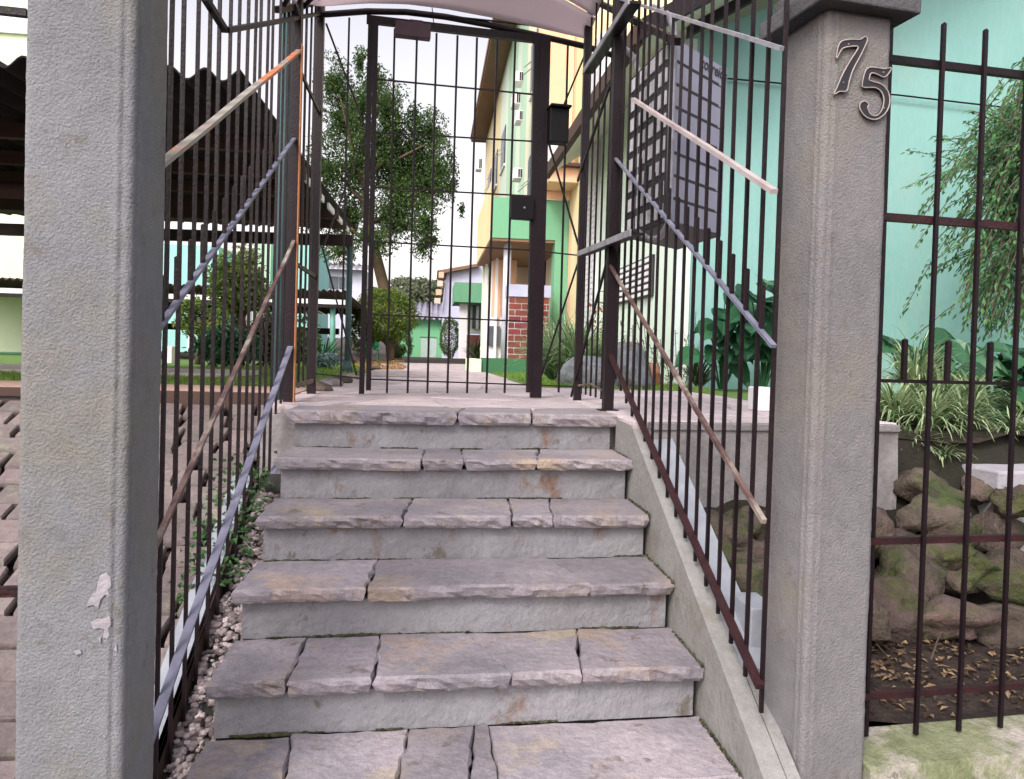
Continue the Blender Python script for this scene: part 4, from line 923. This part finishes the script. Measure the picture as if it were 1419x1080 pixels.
for i in range(3):
    q = P(672+i*7,400,y=17.9-.6*i); MB().bb(q.x, q.x+.06, 17.9-.6*i, 17.95-.6*i, .0, z0-.06).build('mullion', WHT, ap)
q = P(672,440,y=16.9); MB().bb(q.x, P(697,440,y=16.9).x, 16.8, 16.9, -.1, P(680,440,y=16.9).z).build('low_wall', WHT, ap)
q0_ = P(678,452,y=16.75); q1_ = P(692,480,y=16.75); f = MB().bb(q0_.x, q1_.x, 16.72, 16.78, q1_.z, q0_.z).build('window', GLASS, ap)
# brick planter wall with individual bricks
bx0, bx1, bz0, bz1 = P(704,460,y=13.6).x, P(760,460,y=13.6).x, P(730,500,y=13.6).z, P(730,412,y=13.6).z
MB().bb(bx0+.01, bx1-.01, 13.62, 14.1, bz0-.15, bz1).build('brick_backing', WHT, ap)
MB().bb(bx0-.02, bx1+.02, 13.57, 14.15, bz1+.003, P(730,395,y=13.6).z).build('brick_cap', mat('lilac_cap', (.48,.50,.66), None, 3, .8), ap)
rows_ = 10; rh = (bz1-bz0)/rows_; bl = .225; me = None; kk = 0
for r_ in range(rows_):
    x = bx0-(bl/2 if r_ % 2 else 0)
    while x < bx1-.02:
        xa_, xb_ = max(x, bx0)+.008, min(x+bl, bx1)-.008
        if xb_-xa_ > .03: MB().bb(xa_, xb_, 13.595+rnd(0,.006), 13.63, bz0+r_*rh+.012, bz0+(r_+1)*rh-.012).build('brick', BRICK, ap)
        x += bl
MB().bb(P(668,505,y=13.2).x, bx1+.4, 13.15, 13.59, -.15, P(700,497,y=13.2).z).build('step', DGREEN, ap)
MB().bb(P(652,505,y=13.1).x, P(667,505,y=13.1).x, 13.1, 15, -.15, P(660,498,y=13.1).z).build('step', YGREEN, ap)
# orange tower front face
xo0, xo1 = P(742,200,y=14.15).x, P(781,200,y=14.15).x
MB().bb(xo0, xo1, 14.12, 14.18, z1+.003, TOP-.003).build('tower_face', ORA, ap)
MB().bb(xo1, 2.49, 14.13, 14.18, z1+.003, TOP-.004).build('tower_face', YEL, ap)
def ac(px, py, wpx, hpx, plane_y, label=None):
    q = P(px, py, y=plane_y); k_ = plane_y/F0; o = MB().bb(q.x-wpx*k_/2, q.x+wpx*k_/2, plane_y-.02, plane_y+.5, q.z-hpx*k_/2, q.z+hpx*k_/2).build('air_conditioner', WHT, ap, bevel=.008)
    MB().bb(q.x+wpx*k_*.0, q.x+wpx*k_*.18, plane_y-.035, plane_y-.021, q.z-hpx*k_*.4, q.z+hpx*k_*.4).build('grille', DARK, o); MB().bb(q.x+wpx*k_*.26, q.x+wpx*k_*.44, plane_y-.035, plane_y-.021, q.z-hpx*k_*.4, q.z+hpx*k_*.4).build('grille', DARK, o)
ac(779,206,32,30,13.3); ac(720,106,11,14,19.5); ac(720,160,9,14,19.5); ac(664,227,8,16,30); ac(718,240,12,14,19.5); ac(716,136,11,16,19.5)
q = P(779,225,y=13.2); MB().bb(q.x-.33, q.x+.38, 13.2, 14.1, q.z-.05, q.z).build('ledge', BRN, ap)
MB().bb(q.x-.2, q.x+.34, 13.35, 14.1, q.z-.30, q.z-.053).build('bracket', ORA, ap)
# near turquoise house
nh = thing('turquoise_house', 'turquoise single storey house with a pale side wall behind the letterboxes, right of the gate', 'house', (4, 8, 0))
EV = 3.55
MB().bb(XFc+.03, 12, 7.8, 7.95, -.4, EV).add([(XFc+.03,7.8,EV),(12,7.8,EV+4.5),(12,7.8,EV)], [(0,2,1)]).build('front_wall', TURQ, nh)
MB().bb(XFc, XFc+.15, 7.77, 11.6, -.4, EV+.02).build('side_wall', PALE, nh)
MB().bb(XFc-.004, XFc+.09, 7.76, 7.775, -.4, EV).build('corner_strip', mat('corner_white', (.62,.74,.70), None, 4, .8), nh)
MB().bb(XFc-.05, XFc+.2, 11.6, 12.4, -.4, 5.2).build('brick_pier', PBRICK, nh)
for r_ in range(34):
    for c_ in range(4):
        yy = 11.62+c_*.195+(.09 if r_ % 2 else 0); MB().bb(XFc-.062, XFc-.049, yy, min(yy+.18,12.39), .05+r_*.085, .05+r_*.085+.07).build('brick', PBRICK, nh)
# verge and eave
def slope(x): return EV+.06+(x-XFc)*.62
MB().prism([(1.85,6.9,slope(1.85)),(12,6.9,slope(12)),(12,6.9,slope(12)+.06),(1.85,6.9,slope(1.85)+.06)], (0,5.5,0)).build('roof', CREAMS, nh)
MB().prism([(1.80,6.8,slope(1.80)-.05),(12,6.8,slope(12)-.05),(12,6.8,slope(12)+.13),(1.80,6.8,slope(1.80)+.13)], (0,.09,0)).build('verge_board', IRON, nh)
MB().bb(1.76, 1.84, 6.9, 12.4, slope(1.8)-.06, slope(1.8)+.12).build('fascia', BRN, nh)
MB().prism([(XFc-.02,7.5,slope(XFc)-.12),(12,7.5,slope(12)-.12),(12,7.5,slope(12)-.003),(XFc-.02,7.5,slope(XFc)-.003)], (0,.12,0)).build('rafter', IRON, nh)
# louvre vent on the side wall
q0_ = P(857,392,x=XFc); q1_ = P(908,352,x=XFc); f = MB().bb(XFc-.03, XFc-.001, q1_.y, q0_.y, .98, 1.45).build('vent_frame', DARK, nh)
for i in range(6): MB().bb(XFc-.06, XFc-.031, q1_.y+.02, q0_.y-.02, 1.0+i*.075, 1.0+i*.075+.042).build('slat', WHT, f)
# cables on the front wall
cb = [P(x, y, y=7.74) for x, y in ((1008,109),(1075,115),(1140,123),(1245,132),(1330,142),(1419,152),(1500,160))]
tag(MB().tube(cb, .009, 6).build('cable', IRON), 'thin dark cable strung along the turquoise wall', 'cable')

# ------------------------------------------------------------------ near garden plants
def B2(px, py, s_, name_seed, label):
    c = P(px, py, y=6.9)
    return tag(rock((c.x, c.y, s_[2]*.55), s_, BOULD, 'boulder', name_seed, amp=.25, bottom=-.6), label, 'boulder', 'boulders beside the landing')
B2(812, 515, (.27,.25,.19), 2.2, 'wide low blue grey boulder under the spiky plant beside the landing')
B2(868, 508, (.24,.24,.27), 8.1, 'taller rounded blue grey boulder right of the low one')
tag(rock((P(905,515,y=7.3).x, 7.3, .1), (.08,.08,.12), mat('terracotta', (.30,.14,.08), None, 8, .9), 'rock', 5.5), 'small reddish stone right of the taller boulder', 'rock')
def bladeplant(name, label, cat, cs, n_, L, w_, mt, **k):
    mb = MB()
    for c in cs: blades(mb, c, n_, L*rnd(.85,1.1), w_, **k)
    return tag(mb.build(name, mt), label, cat)
bladeplant('spiky_plant', 'large clump of long arching pale green blades left of the boulders', 'plant', [Vector((P(785,520,y=8.2).x,8.2,.0)), Vector((P(765,520,y=8.6).x,8.6,.0)), Vector((P(800,515,y=8).x,8,.05))], 330, .85, .024, LF_SPK, droop=1.5, upb=1.0, seg=5)
bladeplant('spiky_plant', 'smaller spiky clump with arching blades behind the boulders', 'plant', [Vector((P(835,500,y=8.6).x,8.6,.05))], 180, .7, .022, LF_SPK, droop=1.3, upb=1.1, seg=5)
mb = MB(); q = Vector((P(825,470,y=9).x, 9, 0))
for i in range(8):
    a_ = q+Vector((rnd(-.12,.15), 0, 0)); e2 = a_+Vector((rnd(-.15,.15), rnd(-.1,.1), rnd(.7,1.15))); 
    for j in range(12):
        c = a_.lerp(e2, .35+.65*j/12); leaf(mb, c, (rnd(-1,1), rnd(-1,.4), rnd(-.2,.8)), (0,0,1), .11, .04, random.random())
tag(mb.build('red_shrub', LF_RED), 'slender shrub with reddish leaves against the pale side wall', 'shrub')
mb = MB(); tr = MB()
for i in range(26):
    a_ = P(rnd(850,960), 528, y=7.45); a_.z = 0; e2 = a_+Vector((rnd(-.2,.25), 0, rnd(.25,.75))); tr.tube([a_, (a_+e2)/2+Vector((.03,0,0)), e2], .004, 4)
    for j in range(9): leaf(mb, a_.lerp(e2, .2+.8*j/9), (rnd(-1,1), rnd(-1,.4), rnd(-.4,.8)), (0,0,1), .06, .022, random.random())
t = thing('leafy_stems', 'thin leafy stems growing in front of the pale side wall by the boulders', 'plant', (2.3, 7.4, 0)); mb.build('foliage', LF_YG, t); tr.build('stem', BARK, t)
def bigleaf(mb, c, d, L, w_, a, nn=None):
    d = Vector(d).normalized(); s_ = d.cross(Vector(nn or (0,-.5,1))).normalized(); n_ = s_.cross(d).normalized(); prof = [(0,.0),(.02,.30),(.15,.46),(.35,.5),(.6,.40),(.82,.2),(1,0)]
    vs = []
    for t_, w2 in prof:
        b_ = c+d*(L*t_)-Z*(.25*L*t_*t_); vs += [b_-s_*w_*w2+n_*.12*w_, b_, b_+s_*w_*w2+n_*.12*w_]
    fs = []
    for i in range(len(prof)-1):
        k = 3*i; fs += [(k,k+1,k+4,k+3),(k+1,k+2,k+5,k+4)]
    mb.add(vs, fs, a)
def philod(label, pos, n_, L, h0, h1, dirx=(-1,1), name='broad_leaf_plant'):
    t = thing(name, label, 'plant', tuple(pos))
    for i in range(n_):
        hd = Vector((rnd(*dirx), rnd(-1,.15), 0)); tip = Vector(pos)+hd*rnd(.15,.42)+Vector((0,0,rnd(h0,h1)))
        st_ = MB().tube([Vector(pos)+hd*.03, Vector(pos)+hd*.12+Vector((0,0,(tip.z-pos[2])*.6)), tip], [.009,.007,.005], 5)
        mb = MB(); l_ = L*rnd(.7,1.15); bigleaf(mb, tip, (hd.x+rnd(-.3,.3), hd.y-.3, rnd(-.5,.25)), l_, l_*rnd(.62,.8), random.random(), (rnd(-.4,.4),-.8,rnd(.5,1)))
        lf_ = mb.build('leaf', LF_BIG, t); st_.build('stalk', LF_BIG, lf_)
philod('broad leaved plant with drooping dark green leaves left of the numbered pillar', Vector((P(1000,530,y=7.2).x,7.2,0)), 26, .34, .3, .85)
philod('glossy broad leaved plant half hidden by the numbered pillar', Vector((P(1055,530,y=6.9).x,6.9,0)), 24, .40, .4, 1.0)
mb = MB(); blades(mb, Vector((P(968,532,y=7.3).x,7.3,0)), 120, .55, .012, droop=1.6, upb=1.0); tag(mb.build('grass_clump', leafmat('dark_grass', (.03,.06,.02), (.10,.13,.05), .2)), 'dark grassy clump at the foot of the house corner', 'plant')
philod('broad leaved plant with cupped leaves against the turquoise wall, just right of the numbered pillar', Vector((P(1262,560,y=4.9).x,4.9,-.05)), 18, .24, .25, .52)
philod('broad leaved plant with folded leaves near the right picture edge', Vector((P(1375,560,y=4.9).x,4.9,-.05)), 26, .24, .2, .52)
philod('lower broad leaved plant at the right picture edge behind the fence', Vector((P(1425,570,y=4.7).x,4.7,-.05)), 22, .22, .1, .42)
labs = ['striped spider plant just right of the numbered pillar','striped spider plant between the first two fence bars','low striped spider plant spilling over the upper rock','striped spider plant near the third fence bar','striped spider plant at the far right of the bed','small spider plant at the bed corner','taller spider plant behind the others','spider plant with yellowish blades right of the middle bar','dense spider plant mid bed']
for i, (px, py, yy, n_, L) in enumerate(((1240,590,3.95,110,.30),(1285,600,3.85,120,.30),(1262,628,3.70,60,.17),(1335,600,3.9,110,.27),(1400,610,3.85,70,.22),(1305,640,3.66,50,.14),(1268,545,4.3,120,.36),(1345,570,4.3,100,.26),(1305,580,4.1,110,.30))):
    mb = MB(); c = P(px, py, y=yy); blades(mb, c, int(n_*2.0), L*1.3, .0135, droop=2.0, upb=.95, seg=7, spread=1.2)
    tag(mb.build('spider_plant', LF_SP), labs[i], 'plant', 'spider plants in the raised bed')
# weeping shrub
t = thing('weeping_shrub', 'drooping shrub with small leaves hanging over the turquoise wall at the right edge', 'shrub', tuple(P(1500, 560, y=6)))
mb = MB(); sb = MB(); root = P(1480, 520, y=6.2)
for i in range(380):
    yy = rnd(5.4,6.8); u_ = random.random()
    s_ = P(rnd(1420,1540), rnd(70,330), y=yy)
    if i < 12: e2 = P(rnd(1245,1300), rnd(200,470), y=yy)
    elif i < 45: e2 = P(rnd(1290,1360), rnd(180,450), y=yy)
    else: e2 = P(rnd(1330,1440), rnd(150,470), y=yy)
    mid = (s_+e2)/2+Vector((0,0,rnd(.12,.35))); pts = [s_.lerp(mid, k/6).lerp(mid.lerp(e2, k/6), k/6) for k in range(7)]
    sb.tube(pts, .004, 4)
    L_ = (e2-s_).length; n_ = int(L_*42)
    for k in range(n_):
        t_ = (k+rnd(0,1))/n_; f_ = t_*6; j = min(5, int(f_)); p = pts[j].lerp(pts[j+1], f_-j)+Vector((rnd(-.02,.02),rnd(-.04,.04),rnd(-.02,.02))); d = pts[j+1]-pts[j]
        leaf(mb, p, d.normalized()+Vector((rnd(-.8,.8),rnd(-.8,.8),rnd(-.9,.4))), (rnd(-1,1),rnd(-1,0),1), rnd(.04,.08), rnd(.016,.028), max(0,min(1,random.random()*.8+.3*noise.noise(p*3))))
mb.build('foliage', LF_WEEP, t); sb.build('stem', BARK, t)
MB().tube([root+Vector((0,0,-.8)), root+Vector((.05,0,.5)), P(1480,200,y=6.2)], [.05,.04,.02], 8).build('trunk', BARK, t, smooth=True)
# ivy beside the stairs
mb = MB()
for _ in range(550):
    px = rnd(0,1); y = rnd(2.85,3.5); x = rnd(-.90,-.66); z_ = nose(y)-.26+rnd(-.04,.14)
    leaf(mb, Vector((x,y,z_)), (rnd(-1,1),rnd(-1,.2),rnd(-.6,.6)), (rnd(-.5,.5),-.4,1), rnd(.018,.034), rnd(.014,.026), random.random())
tag(mb.build('ivy', LF_IVY), 'dark ivy creeping beside the upper left stair edge', 'plant')
# lawn tufts near the kerb
gr = MB()
for _ in range(9000):
    y = rnd(5.6,7.4); x = rnd(-4.6,-.85); 
    h_ = rnd(.02,.045); an = rnd(0,6.28); s_ = Vector((math.cos(an), math.sin(an), 0))*.004; p = Vector((x,y,gl(y)-.012)); gr.add([p-s_, p+s_, p+Vector((rnd(-.015,.015),rnd(-.015,.015),h_))], [(0,1,2)], random.random())
for _ in range(7000):
    y = rnd(9,19); x = rnd(1.05,2.4) if random.random() < .6 else rnd(-3,-1.1)
    h_ = rnd(.03,.06); an = rnd(0,6.28); s_ = Vector((math.cos(an), math.sin(an), 0))*.008; p = Vector((x,y,gl(y)-.012)); gr.add([p-s_, p+s_, p+Vector((rnd(-.02,.02),rnd(-.02,.02),h_))], [(0,1,2)], random.random())
for _ in range(2500):
    y = rnd(6.6,7.7); x = rnd(1.0,2.5)
    h_ = rnd(.02,.05); an = rnd(0,6.28); s_ = Vector((math.cos(an), math.sin(an), 0))*.005; p = Vector((x,y,.0)); gr.add([p-s_, p+s_, p+Vector((rnd(-.015,.015),rnd(-.015,.015),h_))], [(0,1,2)], random.random())
tag(gr.build('grass', leafmat('lawn_blades', (.10,.20,.03), (.24,.36,.07), .3), kind='stuff'), 'short green grass of the lawns beside the path', 'grass')
# garden trees and shrubs on the left
def shrub(name, label, px, py, yy, rx, rz, n_, size, mt, trunk=None, cat='shrub', seed=1):
    base = P(px, py, y=yy); t = thing(name, label, cat, (base.x, yy, gl(yy))); k_ = yy/F0
    mb = MB(); ell(P(px, py, y=yy), rx*k_, rx*k_, rz*k_, n_, size, mb, shell=.35, gaps=.12, gs=2.2, seed=seed, asp=.5); mb.build('crown' if trunk else 'foliage', mt, t)
    if trunk:
        q = Vector((base.x, yy, gl(yy)-.02)); b2 = P(px, py, y=yy); MB().tube([q, q.lerp(b2,.5)+Vector((.05,0,0)), b2], [trunk, trunk*.8, trunk*.5], 8).tube([q.lerp(b2,.45), b2+Vector((.35,0,.3))], [trunk*.5,trunk*.2], 6).tube([q.lerp(b2,.4), b2+Vector((-.35,0,.25))], [trunk*.5,trunk*.2], 6).build('trunk', BARK, t, smooth=True)
    return t
shrub('small_tree', 'small tree with yellow green leaves behind the left railing', 332, 395, 13, 42, 55, 3600, .10, LF_YG, .09, 'tree', 1)
shrub('small_tree', 'light green small tree left of the yellow green one', 275, 440, 14, 30, 28, 1500, .09, LF_YG, .06, 'tree', 2)
shrub('shrub', 'dark dense shrub at the foot of the small trees', 315, 480, 12.5, 48, 26, 2600, .10, LF_BIG, None, seed=3)
shrub('shrub', 'dark drooping shrub behind the green round post', 375, 470, 12.8, 30, 38, 2200, .11, leafmat('dark_brown_leaves', (.03,.035,.02), (.10,.09,.05), .2), None, seed=4)
shrub('shrub', 'low bluish shrub at the lawn beside the carport post', 455, 500, 13, 28, 12, 1500, .06, leafmat('bluish_leaves', (.05,.10,.09), (.22,.32,.32), .2), None, seed=5)
shrub('shrub', 'dark shrub left of the carport post', 425, 470, 14, 22, 36, 1500, .10, LF_TREE, None, seed=6)
shrub('shrub', 'small pale leaved shrub at the carport post foot', 487, 520, 10.4, 12, 6, 400, .035, LF_SP, None, seed=7)
shrub('shrub', 'tall narrow cactus like shrub left of the garage', 566, 478, 44, 6, 20, 700, .12, LF_TREE, None, seed=8)
shrub('shrub', 'dull green shrub between the round bush and the path', 556, 488, 30, 10, 11, 600, .10, LF_TREE, None, seed=9)
mb = MB(); blades(mb, Vector((P(448,495,y=16).x,16,-.07)), 70, .8, .05, droop=1.0, upb=1.1); tag(mb.build('palm_plant', LF_BIG), 'small palm like plant between the carport posts', 'plant')
tag(MB().bb(P(231,490,y=15).x, P(238,490,y=15).x, 15, 15.3, -.1, P(235,480,y=15).z).build('garden_post', WHT, bevel=.01), 'small white post in the garden behind the left railing', 'post')
# stones edging the path
lab = ['rough pale stone edging the lawn nearest the gate','second pale edging stone along the path','third pale edging stone along the path','brown edging stone by the carport post','edging stone near the round bush','low edging stone under the round bush','dark edging stone beside the green chair']
for i, (px, py, yy) in enumerate(((450,541,5.2),(463,535,5.9),(476,530,6.6),(488,526,7.6),(520,512,13),(533,509,16),(522,506,20))):
    c = P(px, py, y=yy); tag(rock((c.x-.03, yy, gl(yy)+.02), (.07+.004*yy,.09,.045), SLAB if i % 2 else ROCK, 'edging_stone', i*2.3), lab[i], 'stone', 'stones edging the path')
mb = MB()
for _ in range(700):
    c = P(rnd(495,560), rnd(501,515), z=-.08); leaf(mb, c+Vector((0,0,.03)), (rnd(-1,1),rnd(-1,1),.1), (0,0,1), .09, .05, random.random())
tag(mb.build('fallen_leaves', leafmat('fallen_orange', (.22,.10,.04), (.5,.32,.14), .1), kind='stuff'), 'brown fallen leaves under the round bush', 'leaves')
